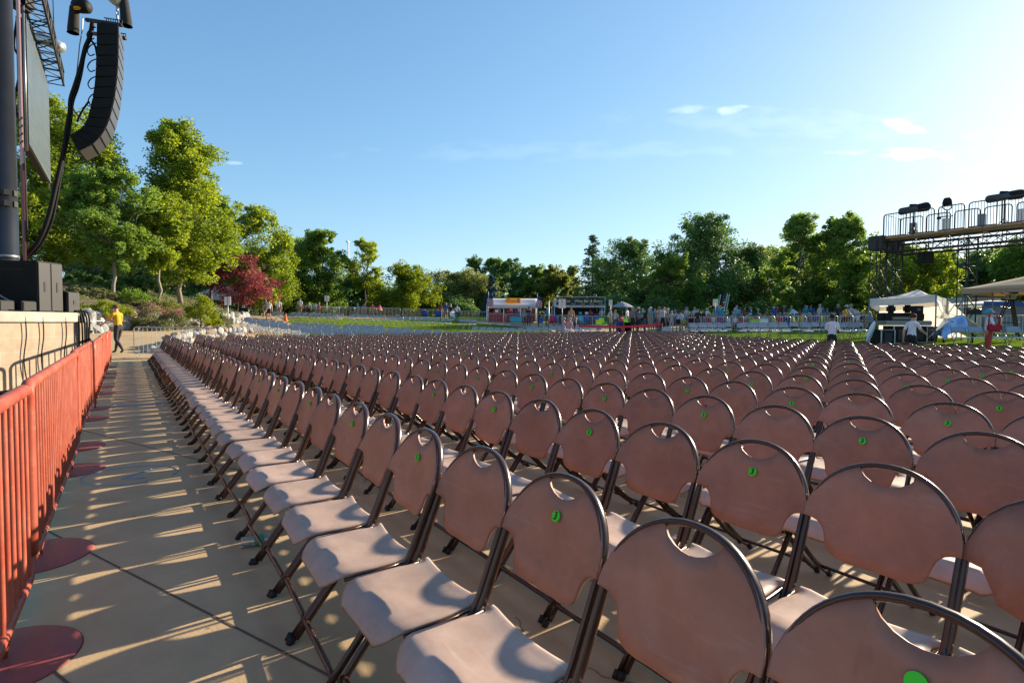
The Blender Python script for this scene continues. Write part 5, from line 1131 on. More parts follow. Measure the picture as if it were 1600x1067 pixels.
for k in range(34):
    px = 1098 + 270 * (k + rng.uniform(.1, .9)) / 26 if k < 26 else 975 + 118 * (k - 26 + rng.uniform(.1, .9)) / 8; D = rng.uniform(50, 56)
    for tr_ in range(80):
        ci, hi, ti = rng.integers(0, 12), rng.integers(0, 4), [2, 3, 4, 5][rng.integers(0, 4)]
        if (ci, hi, ti) not in seen2: break
    seen2.add((ci, hi, ti)); v = int(rng.choice([0, 1, 2, 4]))
    stand(v, px, D, rng.uniform(474, 481), rng.uniform(0, 360), DESC[ci][0], DN, 'standing onlooker %s in %s, %s%s' % (['behind the talking group', 'at the back of the crowd'][k < 26], DESC[ci][1], HAIRS[hi][1], (', ' + HATS[ti][1]) if HATS[ti] else ''), hair=HAIRS[hi][0], hat=(HATS[ti][0], .1 if 'cap' in HATS[ti][1] else .17) if HATS[ti] else None, fem=int(rng.integers(0, 2)), legs=DN, skin=['skin', 'skin2'][rng.integers(0, 2)])
stand('bend', 1318, 37.0, 481, -50, YE, BK, 'steward in a yellow shirt leaning over the barrier', hair=BK, legs=BK, hmin=1.7, skin='skin2')
# the seated audience, one by one
seen = set(); cnt = 0
for rowD, a0, a1, step in ((42.6, 1100, 1362, 9.2), (45.2, 1068, 1366, 9.6), (48.6, 1110, 1362, 9.5), (46.8, 1100, 1362, 11)):
    px = a0
    while px < a1:
        D = rowD - (px - 1100) / 260 * 3.2 + rng.uniform(-.4, .4)
        if not (abs(px - 1125) < 6 and rowD < 43):
            for tr_ in range(60):
                ci, hi, ti = rng.integers(0, 12), rng.integers(0, 4), rng.integers(0, 6)
                if (ci, hi, ti) not in seen: break
            seen.add((ci, hi, ti)); x, y = at(px, D)
            rw = {42.6: 'front', 45.2: 'middle', 48.6: 'back', 46.8: 'third'}[rowD]
            lab = 'seated listener in %s with %s%s, %s row of the crowd' % (desc[ci][1], hairs[hi][1], (' and ' + hats[ti][1]) if hats[ti] else '', rw)
            lab = lab.replace('seated listener', 'listener')
            P(('v', int(rng.choice([6, 6, 7])), int(rng.integers(0, 2))), x, y, rng.uniform(1.62, 1.82), 180 + rng.uniform(-50, 50) if rng.random() < .55 else rng.uniform(60, 140), desc[ci][0], [DN, KH, BK, NV][rng.integers(0, 4)], lab, hair=hairs[hi][0],
              hat=(hats[ti][0], .1 if 'cap' in hats[ti][1] else .17) if hats[ti] else None, skin=['skin', 'skin', 'skin2'][rng.integers(0, 3)], group='audience seated behind the barriers', legs=[None, DN, KH][rng.integers(0, 3)], z=terrain(x, y) + .0)
        px += step * rng.uniform(.8, 1.25)
# camp chairs the audience sits in
def camp_chair(px, D, m, label, rz=None, top=.95):
    x, y = at(px, D); o = thing('camp_chair', label, 'chair', (x, y, terrain(x, y)), R(rng.uniform(150, 210)) if rz is None else rz, 'folding camp chairs of the audience')
    mb = MB(); mb.slab([[(u, -.20 - .12 * f, .40 + (top - .40) * f + .05 * (1 - (u / .28) ** 2) * f) for f in (0, .5, 1)] for u in (-.28, -.14, 0, .14, .28)], .02, (0, 1, 0)); mb.build('backrest', M[m], o)
    MB().slab([[(u, v, .42 - .05 * (1 - (u / .28) ** 2)) for v in (-.2, .05, .3)] for u in (-.28, -.14, 0, .14, .28)], .02, (0, 0, 1)).build('seat', M[m], o)
    for s_ in (-1, 1):
        MB().tube([(s_ * .3, .3, .0), (s_ * .28, -.2, .42), (s_ * .28, -.32, top)], .012, 5).build('leg', M['black2'], o); MB().tube([(s_ * .3, -.3, .0), (s_ * .28, .28, .42), (s_ * .28, .3, .60)], .012, 5).build('leg', M['black2'], o)
        MB().box((s_ * .29, .02, .61), (.05, .55, .03)).build('armrest', M[m], o)
for px, D, m, lb in ((664, 56.5, 'bluec', 'blue camp chair standing alone left of the standing group'), (684, 56, 'bluec', 'lower blue camp chair by the standing group'), (708, 56, 'white', 'white camp chair before the white tee'), (1147 + 22, 41.8, 'teal', 'turquoise camp chair with a high round back'), (1103, 42, 'rope', 'red camp chair left of the rainbow skirt'), (1081, 44, 'rope', 'red camp chair beside the large man in black'), (1272, 40.6, 'bluec', 'dark blue camp chair before the man in cream'), (1195, 41.4, 'teal', 'turquoise camp chair with towel, right of the yellow cooler'),
                    (1230, 41, 'bluec', 'blue camp chair before the woman in black'), (1252, 41, 'lime', 'green camp chair before the straw hat'), (909, 52, 'teal', 'turquoise camp chair under the wine bar banner'), (918, 53, 'bluec', 'blue camp chair under the wine bar, left'), (930, 53, 'bluec', 'blue camp chair under the wine bar, right'), (942, 49, 'lime', 'lime green camp chair right of the wine bar'), (1018, 47, 'teal', 'bright turquoise camp chair behind the jeans'), (870, 53, 'bluec', 'round blue camp chair between the stalls'), (860, 50, 'rope', 'red camp chair between the stalls'), (980, 49, 'lime', 'lime camp chair behind the blue bin'), (974, 50, 'rope', 'red camp chair behind the blue bin')):
    camp_chair(px, D, m, lb)

# ------------------------------------------------------------------ sign boards on posts
def sign(px, D, ytop, ybot, wpx, label, yfoot=None, rz=0.0, two=True):
    x, y = at(px, D); zg = terrain(x, y); zt, zb_ = Z(px, ytop, D), Z(px, ybot, D); o = thing('sign_board', label, 'sign', (x, y, zg), rz, 'white notice boards on posts')
    w_ = wpx * D / F
    MB().tube([(0, 0, 0), (0, 0, zt - zg + .03)], .022, 8).build('post', M['dsteel'], o)
    for s_ in ((-1, 1) if two else (0,)):
        cx = s_ * (w_ / 4 + .008); cw = w_ / 2 - .02 if two else w_
        b = MB().box((cx, -.012, (zt + zb_) / 2 - zg), (cw, .02, zt - zb_)).build('board', M['paper'], o)
        t_ = MB()
        for k in range(7): t_.box((cx + rng.uniform(-.02, .02), -.026, zt - zg - (zt - zb_) * (.14 + .11 * k)), (cw * rng.uniform(.45, .8), .006, .012))
        t_.build('faded_lines', mat('faded_print', (.32, .27, .28), .8), b)
sign(356.5, 28.5, 467, 480, 10, 'tall white notice board on a post beside the red maple')
sign(511, 47, 464, 473, 7, 'white notice board on a post left of the dense barriers')
sign(857.5, 35, 470.5, 484, 3, 'white notice board seen edge-on between the stalls', rz=1.25)
sign(878, 34.5, 467, 481, 11, 'large white notice board hiding part of the wine bar name')
sign(953.5, 40, 467.5, 477, 5.5, 'white notice board right of the wine bar')
sign(1117, 37.5, 465.5, 476, 8, 'white notice board in front of the feather flags')
# ------------------------------------------------------------------ feather flags
def flag(px, D, y0, wpx, m, label, lean=.12, marks=None):
    x, y = at(px, D); zg = terrain(x, y); H = Z(px, y0, D) - zg; o = thing('feather_flag', label, 'flag', (x, y, zg), 0, 'feather flags above the crowd'); W = wpx * D / F
    MB().tube([(0, 0, 0), (lean * H * .6, 0, H * .6), (lean * H * 1.1, 0, H)], .02, 6).build('pole', M['white'], o)
    f = MB().slab([[(lean * (z / H) * H * 1.05 - u * W * (1 - .0 * u) * math.sin(math.pi * min(1, .12 + .88 * (1 - (z - .32 * H) / (.68 * H)) ** .6)), 0.02, z) for u in (0, .5, 1)] for z in np.linspace(.34 * H, .985 * H, 9)], .01, (0, 1, 0)).build('cloth', m, o)
    if marks:
        t = MB()
        for k in range(6): t.box((lean * H * (.5 + .07 * k) - W * .42, -.02, H * (.45 + .075 * k)), (W * .5, .012, H * .03), mi=k % 2, rot=Matrix.Rotation(-.5, 3, 'Y'))
        t.build('markings', [M['white'], M['rope']], f)
gf = mat('green_flag_cloth', (.015, .26, .04), .7)
flag(1118, 47, 458, 4, gf, 'left green feather flag behind the notice board'); flag(1126, 46, 456, 6, mat('dark_flag_cloth', (.03, .03, .05), .7), 'dark feather flag with red and white marks', .16, True); flag(1130.5, 47, 457, 5, gf, 'right green feather flag next to the dark one', .14)
# ------------------------------------------------------------------ stalls
def us_flag(px, D, y0, y1, label):
    x, y = at(px, D); zg = terrain(x, y); o = thing('flag', label, 'flag', (x, y, zg)); z1, z0 = Z(px, y0, D) - zg, Z(px, y1, D) - zg
    MB().tube([(0, 0, 0), (0, 0, z1 + .25)], .02, 6).build('pole', M['white'], o)
    cm = [mat('flag_red', (.42, .02, .04), .8), mat('flag_white', (.55, .53, .55), .8), mat('flag_blue', (.02, .03, .14), .8)]
    mb = MB(); hh = z1 - z0
    for k in range(9):
        for j in range(6):
            a = lambda u, v: (-.1 + .55 * u + .05 * math.sin(6 * v + 4 * u), .05 * math.sin(7 * u + 3 * v), z1 - hh * v - .25 * u * hh * .3)
            u0, u1, v0, v1 = k / 9, (k + 1) / 9, j / 6, (j + 1) / 6
            mb.add([a(u0, v0), a(u1, v0), a(u1, v1), a(u0, v1)], [(0, 1, 2, 3)], 2 if (j < 2) else k % 2)
    mb.build('cloth', cm, o)
D = 57.0; xs0, xs1 = X(760, D), X(840, D); zg = terrain((xs0 + xs1) / 2, D)
st_ = thing('popcorn_stall', 'white canopy stall with an orange popcorn banner', 'stall', ((xs0 + xs1) / 2, D, zg)); hw = (xs1 - xs0) / 2
ze, zr = Z(800, 478, D) - zg, Z(800, 465.5, D) - zg
mb = MB(); mb.slab([[(-hw + 2 * hw * u, -.1 + 1.8 * v, ze + (zr - ze) * v - .06 * math.sin(math.pi * v) * math.sin(6 * u) ** 2) for v in np.linspace(0, 1, 6)] for u in np.linspace(0, 1, 22)], .03, (0, -.7, .7))
mb.slab([[(hw - 2 * hw * u, 3.5 - 1.8 * v, ze + (zr - ze) * v) for v in (0, 1)] for u in (0, 1)], .03, (0, .7, .7))
for s_ in (-1, 1): mb.add([(s_ * hw, -.1, ze), (s_ * hw, 3.5, ze), (s_ * hw, 1.7, zr)], [(0, 1, 2)], 0, False)
mb.build('canopy', M['canvas'], st_)
MB().box((0, -.11, ze - .12), (2 * hw, .03, .24)).build('valance', M['canvas'], st_)
for u in (-.98, -.33, .33, .98):
    for y_ in (0, 3.4): MB().tube([(u * hw, y_, 0), (u * hw, y_, ze)], .05, 6).build('pole', M['white'], st_)
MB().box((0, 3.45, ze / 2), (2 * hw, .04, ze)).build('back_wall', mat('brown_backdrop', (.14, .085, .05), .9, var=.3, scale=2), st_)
MB().box((-hw, 1.7, ze / 2), (.04, 3.4, ze)).build('side_wall', M['canvas'], st_)
cn = MB().box((-.1, .35, .5), (2 * hw - .6, .7, 1.0), bev=.02).build('counter', cloth((.30, .02, .03)), st_)
for k, (u, wv, hv, m_) in enumerate(((-.6, .35, .28, 'white'), (-.35, .3, .4, 'black'), (-.1, .5, .2, 'rope'), (.15, .45, .3, 'bluec'), (.45, .4, .25, 'beige'), (.7, .3, .35, 'white'))):
    tag(MB().box((st_.location.x + u * hw, D + .3, zg + 1.0 + hv / 2), (wv, .35, hv), bev=.02).build('counter_box', M[m_]), ['white box at the left end of the popcorn counter', 'black machine on the popcorn counter', 'flat red tray on the popcorn counter', 'blue bin on the popcorn counter', 'beige carton on the popcorn counter', 'white box at the right end of the popcorn counter'][k], 'box', 'goods on the popcorn counter')
for k, (u, m_) in enumerate(((-.55, 'paper'), (.0, 'paper'), (.12, 'beige'), (.22, 'paper'), (.72, 'paper'))): MB().box((u * hw, 3.40, ze * .74), (.45, .03, .6)).build('menu_sheet', M[m_], st_)
bw = .0195 * D * .95
bn = MB().box((.0 - .0, -.16, 0), (1.52, .03, .56)).build('banner', M['yel'], st_); bn.location = (X(801.5, D) - st_.location.x, .0, Z(801.5, 470.5, D) - zg); bn.rotation_euler = (R(-10), 0, 0)
t = MB()
for key, cx, cz, sc_ in (('the', -.52, .17, .42), ('popcorn', -.26, -.06, .36)):
    me = DONE[key]; t.add([(v.co.x * sc_ + cx, -.185, v.co.y * sc_ + cz) for v in me.vertices], [tuple(p.vertices) for p in me.polygons], 0, False)
t.build('lettering', M['navy'], bn)
MB().box((.52, -.18, 0), (.30, .012, .40)).build('panel', mat('mauve_print', (.42, .26, .22), .7), bn)
us_flag(763, 56, 460, 479, 'American flag on a pole at the left end of the popcorn stall'); us_flag(839.5, 56, 462, 480, 'American flag on a pole at the right end of the popcorn stall')
D = 56.0; xs0, xs1 = X(866, D), X(944.5, D); zg = terrain((xs0 + xs1) / 2, D)
wb = thing('wine_bar', 'white stall under a black wine bar and bistro banner', 'stall', ((xs0 + xs1) / 2, D, zg)); hw = (xs1 - xs0) / 2; ze = Z(905, 477.5, D) - zg; zr = Z(905, 465, D) - zg
MB().slab([[(-hw + 2 * hw * u, 3.2 * v, ze + (zr - ze) * math.sin(math.pi * v) * .8) for v in np.linspace(0, 1, 7)] for u in (0, .5, 1)], .03, (0, 0, 1)).build('canopy', M['canvas'], wb)
for u in (-1, 1):
    for y_ in (0, 3.2): MB().tube([(u * hw, y_, 0), (u * hw, y_, zr + .1 if y_ == 0 and u > 0 else ze)], .05, 6).build('pole', M['steel'], wb)
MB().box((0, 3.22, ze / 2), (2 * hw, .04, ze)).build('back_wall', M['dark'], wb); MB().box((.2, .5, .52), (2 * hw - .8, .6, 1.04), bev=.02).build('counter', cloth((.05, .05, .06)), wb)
MB().box((.1, -.03, ze - .06), (2 * hw, .03, .16)).build('valance', M['canvas'], wb)
for u in (.12, .62): MB().box((u * hw, -.05, ze - .06), (.16, .02, .15)).build('valance_badge', M['yel'], wb)
MB().tube([(-hw + .1, -.06, zr + .1), (hw, -.06, zr + .1)], .035, 6).build('crossbar', M['steel'], wb)
bx0, bx1 = X(869, D) - wb.location.x, X(944, D) - wb.location.x
bn = MB().box((0, 0, 0), (bx1 - bx0, .03, .62), bev=.004).build('banner', M['bannerk'], wb); bn.location = ((bx0 + bx1) / 2, -.09, Z(905, 471, D) - zg)
t = MB()
for key, px, sc_ in (('wine_w', 872, .56), ('wine_ve', 887, .56), ('wine', 918.5, .50)):
    me = DONE[key]; cx = X(px, D) - wb.location.x - (bx0 + bx1) / 2; t.add([(v.co.x * sc_ + cx, -.022, v.co.y * sc_ * 1.05 + .07) for v in me.vertices], [tuple(p.vertices) for p in me.polygons], 0, False)
for k in range(5): t.box((-1.6 + .9 * k, -.02, -.20), (.42, .008, .035))
t.build('lettering', M['cream'], bn)
for k, (u, m_) in enumerate(((-.35, 'white'), (.05, 'teal'), (.3, 'white'), (.5, 'rope'))): tag(MB().box((wb.location.x + u * hw, D + .4, zg + 1.04 + .12), (.3, .3, .24), bev=.02).build('counter_box', M[m_]), ['white box at the left of the wine counter', 'turquoise box on the wine counter', 'white box at the middle of the wine counter', 'red box on the wine counter'][k], 'box', 'goods on the wine bar counter')
# parasols and umbrellas
def parasol(px, D, y0, y1, wpx, m, label, name='parasol', hand=0.0, tilt=0.0):
    x, y = at(px, D); zg = terrain(x, y); zt = Z(px, y0, D) - zg; ze = Z(px, y1, D) - zg; rr = wpx * D / F / 2; o = thing(name, label, 'umbrella', (x, y, zg))
    mb = MB(); mb.grid(lambda u, v: (rr * v * math.cos(2 * math.pi * u) * (1 - .06 * math.sin(8 * math.pi * u) ** 2 * v), rr * v * math.sin(2 * math.pi * u) * (1 - .06 * math.sin(8 * math.pi * u) ** 2 * v), zt - (zt - ze) * v ** 1.15), 32, 5)
    c = mb.build('canopy', M[m] if isinstance(m, str) else m, o)
    if tilt: c.rotation_euler = (0, tilt, 0); c.location = (-math.sin(tilt) * zt, 0, zt * (1 - math.cos(tilt)))
    MB().tube([(0, 0, hand), (0, 0, zt)], .02, 6).build('pole', M['dsteel'], o)
parasol(972, 52, 470, 479, 38, 'greyc', 'grey parasol right of the wine bar'); parasol(594, 60, 478, 485, 14, mat('crimson_cloth', (.36, .01, .05), .7), 'crimson umbrella held low behind the barriers', 'umbrella', .6, .35)
pkm = mat('peach_cloth', (.62, .40, .32), .7); parasol(1336, 41.5, 479, 489, 18, pkm, 'pale peach umbrella beside the straw hat', 'umbrella', .6, .2); parasol(1238, 45, 480, 487, 16, 'canvas', 'white umbrella among the seated crowd', 'umbrella', .6, -.2)
# bins, boxes, webbing
def bin_(px, D, m, label, w_=.5, h_=.75, cat='bin'):
    x, y = at(px, D); o = thing('waste_bin' if cat == 'bin' else 'bucket', label, cat, (x, y, terrain(x, y)))
    MB().lathe([(0, 0), (w_ * .40, 0), (w_ * .5, h_ * .95), (w_ * .54, h_), (w_ * .5, h_), (w_ * .46, h_ * .94), (w_ * .38, .04), (0, .04)], seg=18).build('body', M[m], o); MB().tube([(w_ * .52 * math.cos(a), w_ * .52 * math.sin(a), h_) for a in np.linspace(0, 6.2832, 19)], .015, 5).build('rim', M[m], o)
bin_(968.5, 42.4, 'bin', 'blue barrel bin between the jeans and the orange bucket', .56, .80); bin_(973.5, 41.4, 'orange', 'small orange bucket next to the blue barrel', .28, .36, 'bucket'); bin_(980.5, 42.8, 'black', 'black bin left of the tall guard', .56, .74); bin_(1081, 40.2, 'black', 'tall black bin beside the large man in black', .50, .98); bin_(1094, 39.0, 'bin', 'blue bin behind the large man in black', .44, .62)
def web(pts, label):
    o = thing('webbing_barrier', label, 'rope', (*at(*pts[0][:2]), 0)); L0 = o.location.copy()
    P_ = []
    for (px, D) in pts:
        x, y = at(px, D); z = terrain(x, y); MB().tube([(x - L0.x, y - L0.y, z), (x - L0.x, y - L0.y, z + .95)], .03, 7).build('post', cloth((.22, .03, .02)), o); P_.append(Vector((x - L0.x, y - L0.y, z + .88)))
    for a, b in zip(P_, P_[1:]): MB().slab([[a.lerp(b, u) + Vector((0, 0, k - .10 * math.sin(math.pi * u))) for k in (-.06, .06)] for u in np.linspace(0, 1, 11)], .006, (0, -1, 0)).build('webbing', M['rope'], o)
web([(905, 33.6), (1034, 30.4)], 'red webbing barrier strung between two low posts behind the seats')
x, y = at(1066, 29.5); o = thing('cooler_box', 'black tray box lying on the lawn edge behind the last brown seats', 'box', (x, y, terrain(x, y) + .0)); MB().slab([[(u, v, .30 + .0 * u) for v in (-.3, .3)] for u in (-.5, .5)], .1, (0, 0, 1)).build('lid', M['black'], o); MB().box((0, 0, .11), (.7, .5, .2), bev=.03).build('body', M['black'], o)
for px, D, m, lb, w_ in ((806, 49.5, 'teal', 'bright turquoise canopy box before the popcorn stall', 1.05), (1178, 40.6, 'lime', 'lime yellow cooler among the crowd', .55), (845, 49, 'bluec', 'blue cooler by the photographer', .4), (935, 47.5, 'lime', 'lime green cooler below the wine bar', .45), (1192, 40.4, 'white', 'white cooler right of the yellow one', .6)):
    x, y = at(px, D); o = thing('cooler_box', lb, 'box', (x, y, terrain(x, y) + .45)); MB().box((0, 0, .18), (w_, .4, .36), bev=.03).build('body', M[m], o); MB().box((0, 0, .40), (w_ * 1.03, .42, .07), bev=.02).build('lid', M[m] if m != 'lime' else M['yel'], o)
    MB().box((0, 0, -.235), (w_ * .9, .34, .43)).build('stand', M['dsteel'], o)
x, y = at(446.5, 46.5); o = thing('traffic_cone', 'orange traffic cone at the end of the grey chair rows', 'cone', (x, y, terrain(x, y)))
MB().lathe([(.17, .03), (.14, .06), (.03, .68), (0, .68)], seg=16).build('body', M['orange'], o); MB().box((0, 0, .015), (.42, .42, .03), bev=.01).build('base', M['orange'], o)
x, y = at(239, 56)
lp = thing('lamp_post', 'slim pale lamp post between the slanting fork tree and the bare limbed tree', 'lamp', (*at(545, 80), terrain(*at(545, 80)))); MB().tube([(0, 0, 0), (0, 0, 10.2)], .09, 8).build('post', M['white'], lp); MB().box((0, -.3, 10.2), (.3, .8, .15)).build('lamp_head', M['white'], lp)
# white canopy by the maple
def canopy(name, label, px, D, wpx, y_eave, y_peak, m, depth=None, legs=True, z_leg=None, rz=0.0, val=.25):
    x, y = at(px, D); zg = terrain(x, y); hw = wpx * D / F / 2; dp = depth or hw * 2; ze = Z(px, y_eave, D) - zg; zp = Z(px, y_peak, D) - zg; o = thing(name, label, 'canopy', (x, y, zg), rz)
    mb = MB(); n = 8
    def f(u, v):
        xx, yy_ = -1 + 2 * u, -1 + 2 * v; r = max(abs(xx), abs(yy_)); return (xx * hw, yy_ * dp / 2, ze + (zp - ze) * (1 - r) ** 1.12 - .05 * (1 - abs(xx) ** 2) * (r > .99))
    mb.grid(f, 16, 16); mb.build('roof', M[m], o)
    for a, b, c, d in ((0, -dp / 2, 2 * hw, .02), (0, dp / 2, 2 * hw, .02), (-hw, 0, .02, dp), (hw, 0, .02, dp)): MB().box((a, b, ze - val / 2), (c, d, val)).build('valance', M[m], o)
    for sx in (-1, 1):
        for sy in (-1, 1): MB().tube([(sx * (hw - .03), sy * (dp / 2 - .03), 0), (sx * (hw - .03), sy * (dp / 2 - .03), ze)], .025, 6).build('leg', M['dsteel'], o)
    fr = MB()
    for sy in (-1, 1):
        for q in range(2):
            a0 = -hw + q * hw; fr.tube([(a0, sy * (dp / 2 - .05), ze - .35), (a0 + hw, sy * (dp / 2 - .05), ze - .02)], .012, 5); fr.tube([(a0, sy * (dp / 2 - .05), ze - .02), (a0 + hw, sy * (dp / 2 - .05), ze - .35)], .012, 5)
    for sx in (-1, 1): fr.tube([(sx * hw, 0, ze - .1), (0, 0, zp - .12)], .014, 5); fr.tube([(0, sx * dp / 2, ze - .1), (0, 0, zp - .12)], .014, 5)
    fr.build('roof_frame', M['dsteel'], o)
    return o, hw, dp, ze, zp
canopy('canopy', 'white canopy half hidden behind the red maple', 352, 55, 74, 466, 446, 'canvas', 4, val=.45)
tbl = thing('vendor_table', 'black draped table with boxes under the white canopy', 'table', (*at(372, 52), terrain(*at(372, 52)))); MB().box((0, 0, .76), (2.2, .7, .05)).build('top', M['black'], tbl); MB().box((0, -.33, .38), (2.2, .03, .76)).build('drape', M['blackbag'], tbl)
for sx in (-1, 1): MB().tube([(sx, 0, 0), (sx, 0, .75)], .03, 6).build('leg', M['dsteel'], tbl)
tag(MB().box((X(371, 53.5), 53.5, terrain(*at(371, 53.5)) + 1.65), (.35, .04, .6)).build('shirt_display', M['pink']), 'bright magenta shirt hung up for sale under the white canopy', 'shirt')

# ------------------------------------------------------------------ mixing position: lighting deck on truss towers
fh = thing('lighting_deck', 'raised black lighting deck with railings on lattice towers', 'scaffold', (0, 0, 0))
A0, A1 = Vector((X(1376, 30), 30, 0)), Vector((X(1589, 25.3), 25.3, 0)); zd = Z(1376, 367.5, 30)
dd = (A1 - A0).normalized(); nn = Vector((dd.y, -dd.x, 0))   # towards the front
Ld = (A1 - A0).length; zt_ = terrain(A0.x, A0.y)
up = Vector((0, 0, 1))
for off, lb in ((0.1, 0), (1.9, 1)):
    mb = MB(); truss(mb, A0 + nn * -off + up * (zd - .55), A1 + dd * 3 + nn * -off + up * (zd - .55), .5, .55, 12, .032); mb.build('bridge_truss', M['black2'], fh)
for along, off in ((-.25, .1), (-.25, 1.9), (2.9, 2.4)):
    base = A0 + dd * along - nn * off; mb = MB(); truss(mb, base + up * zt_, base + up * (zd - .2), .55, .55, 7, .03, (1, 0, 0)); mb.build('tower_leg', M['black2'], fh)
for k in range(2): MB().box(A0 + dd * -.25 - nn * (.1 + 1.8 * k) + up * (zd - .3), (.75, .75, .75), rot=Matrix.Rotation(math.atan2(dd.y, dd.x), 3, 'Z'), bev=.05).build('corner_block', M['black2'], fh)
nseg = 6
for k in range(nseg):
    a = A0 + dd * (Ld + 3) * k / nseg; b = A0 + dd * ((Ld + 3) * (k + 1) / nseg - .12); c = (a + b) / 2 - nn * 1.0
    MB().box(c + up * (zd - .06), ((b - a).length, 2.1, .10), rot=Matrix.Rotation(math.atan2(dd.y, dd.x), 3, 'Z')).build('deck_plank', M['wood'], fh)
def rail(a, b, h=1.15, n=9):
    mb = MB(); L = (b - a).length; d = (b - a).normalized(); c = .14
    pth = [a, a + up * (h - c)] + [a + d * (c * (1 - math.cos(t))) + up * (h - c + c * math.sin(t)) for t in (.5, 1.0, 1.57)] + [b - d * (c * (1 - math.cos(t))) + up * (h - c + c * math.sin(t)) for t in (1.57, 1.0, .5)] + [b + up * (h - c), b, a]
    mb.tube(pth, .028, 7, up=tuple(nn))
    for k in range(1, n): mb.tube([a.lerp(b, k / n), a.lerp(b, k / n) + up * h], .011, 5, cap=False)
    mb.build('railing', M['black2'], fh)
nr = 7
for k in range(nr):
    a = A0 + dd * (Ld + 3) * k / nr; b = A0 + dd * ((Ld + 3) * (k + 1) / nr - .18)
    for off in (0.02, 1.95): rail(a - nn * off + up * (zd + .02), b - nn * off + up * (zd + .02))
rail(A0 - nn * .05 + up * (zd + .02), A0 - nn * 1.9 + up * (zd + .02), 1.15, 7)
for k in range(4): MB().box(A0 + dd * (1.0 + 1.45 * k) - nn * .95 + up * (zd + .35), (.28, .25, .7), rot=Matrix.Rotation(math.atan2(dd.y, dd.x), 3, 'Z'), bev=.02).build('counterweight', M['white'] if k % 2 else M['dsteel'], fh)
def spot(px, py, D, L, label, tilt):
    x, y = at(px, D); z = Z(px, py, D); o = thing('followspot', label, 'spotlight', (x, y, zd + .04), 0, 'spotlights on the lighting deck'); h = z - zd
    ax = Vector((math.cos(tilt), 0, math.sin(tilt))); c = Vector((0, 0, h))
    MB().tube([c - ax * L * .5, c - ax * L * .47, c + ax * L * .05, c + ax * L * .08], [.17, .185, .18, .15], 16).build('barrel', M['dsteel'] if False else mat('spot_grey', (.05, .05, .055), .45, .3), o)
    MB().tube([c + ax * L * .06, c + ax * L * .12, c + ax * L * .46, c + ax * L * .5], [.18, .21, .24, .22], 8).build('lamp_house', M['black'], o)
    MB().box(c - ax * .05 + Vector((0, 0, .2)), (.36, .14, .12), bev=.02).build('handle', M['black'], o)
    MB().tube([(0, 0, .0), (0, 0, h - .15)], .035, 8).build('stand', M['black2'], o)
    for a in (0, 2.1, 4.2): MB().tube([(0, 0, .4), (.35 * math.cos(a), .35 * math.sin(a), .0)], .02, 5).build('leg', M['black2'], o)
spot(1423, 325, 29.4, 1.45, 'left followspot with a long grey barrel on the deck', .20); spot(1563, 305, 26.9, 1.62, 'right followspot, the larger looking one over the railing', .17)
o = thing('moving_light', 'round black moving head light on a stand between the followspots', 'spotlight', (*at(1474, 28.4), zd + .04), 0, 'spotlights on the lighting deck'); h = Z(1474, 314, 28.4) - zd
MB().lathe([(0, -.22), (.13, -.2), (.19, -.05), (.19, .08), (.14, .2), (0, .22)], (0, 0, h), 16).build('head', M['black'], o); MB().tube([(-.22, 0, h), (-.22, 0, h - .3), (.0, 0, h - .42), (.22, 0, h - .3), (.22, 0, h)], .03, 6).build('yoke', M['black2'], o); MB().tube([(0, 0, 0), (0, 0, h - .4)], .035, 8).build('stand', M['black2'], o)
MB().tube([(-.4, 0, h - .75), (.3, 0, h - .68)], .025, 6).build('side_arm', M['black2'], o); MB().lathe([(0, -.08), (.09, -.05), (.09, .05), (0, .08)], (-.4, 0, h - .8), 10).build('small_lamp', M['black'], o)
o = thing('hung_speaker', 'black speaker hung under the lighting deck truss', 'speaker', (*at(1443, 28.9), Z(1443, 408, 28.9))); MB().box((0, 0, .3), (.52, .5, .62), bev=.03).build('cabinet', M['black'], o); MB().tube([(0, 0, .6), (0, 0, 1.0)], .04, 6).build('bracket', M['black2'], o)
cable('deck_cable', 'yellow cable looped along the underside of the deck', [tuple(A0 + dd * t - nn * .0 + up * (zd - .2 - .16 * abs(math.sin(2 * t)))) for t in np.linspace(2.6, 4.6, 9)], .018, 'yel')
# ------------------------------------------------------------------ white tent with desks, cases, covers
x, y = at(1408, 25.5); zg = terrain(x, y)
tent = thing('white_tent', 'white pop-up tent with one side wall over the sound desk', 'canopy', (x, y, zg))
zt = lambda py, px=1408, D=25.5: Z(px, py, D) - zg
Lx, Rx = X(1356, 25.5) - x, X(1460, 24.0) - x
p = {'fl': Vector((X(1357, 24.6) - x, -.9, zt(464))), 'fr': Vector((X(1461, 23.4) - x, -2.1, zt(456, 1461, 23.4))), 'bl': Vector((X(1372, 28.2) - x, 2.7, zt(470))), 'br': Vector((X(1478, 27) - x, 1.5, zt(462, 1478, 27))), 'top': Vector((X(1433, 25.8) - x, .3, zt(447.5)))}
mb = MB()
for a, b in (('fl', 'fr'), ('fr', 'br'), ('br', 'bl'), ('bl', 'fl')):
    rows_ = []
    for i in range(9):
        e = p[a].lerp(p[b], i / 8); row = []
        for j in range(7):
            q = e.lerp(p['top'], j / 6); q.z -= .10 * math.sin(math.pi * j / 6) + .05 * math.sin(math.pi * i / 8) * (1 - j / 6); row.append(tuple(q))
        rows_.append(row)
    mb.grid(lambda u, v: rows_[round(u * 8)][round(v * 6)], 8, 6)
mb.build('roof', M['canvas'], tent)
for a, b in (('fl', 'fr'), ('fr', 'br'), ('br', 'bl'), ('bl', 'fl')):
    MB().grid(lambda u, v: tuple(p[a].lerp(p[b], u) + Vector((0, 0, -.30 * v - .05 * math.sin(math.pi * u)))), 8, 2).build('valance', M['canvas'], tent)
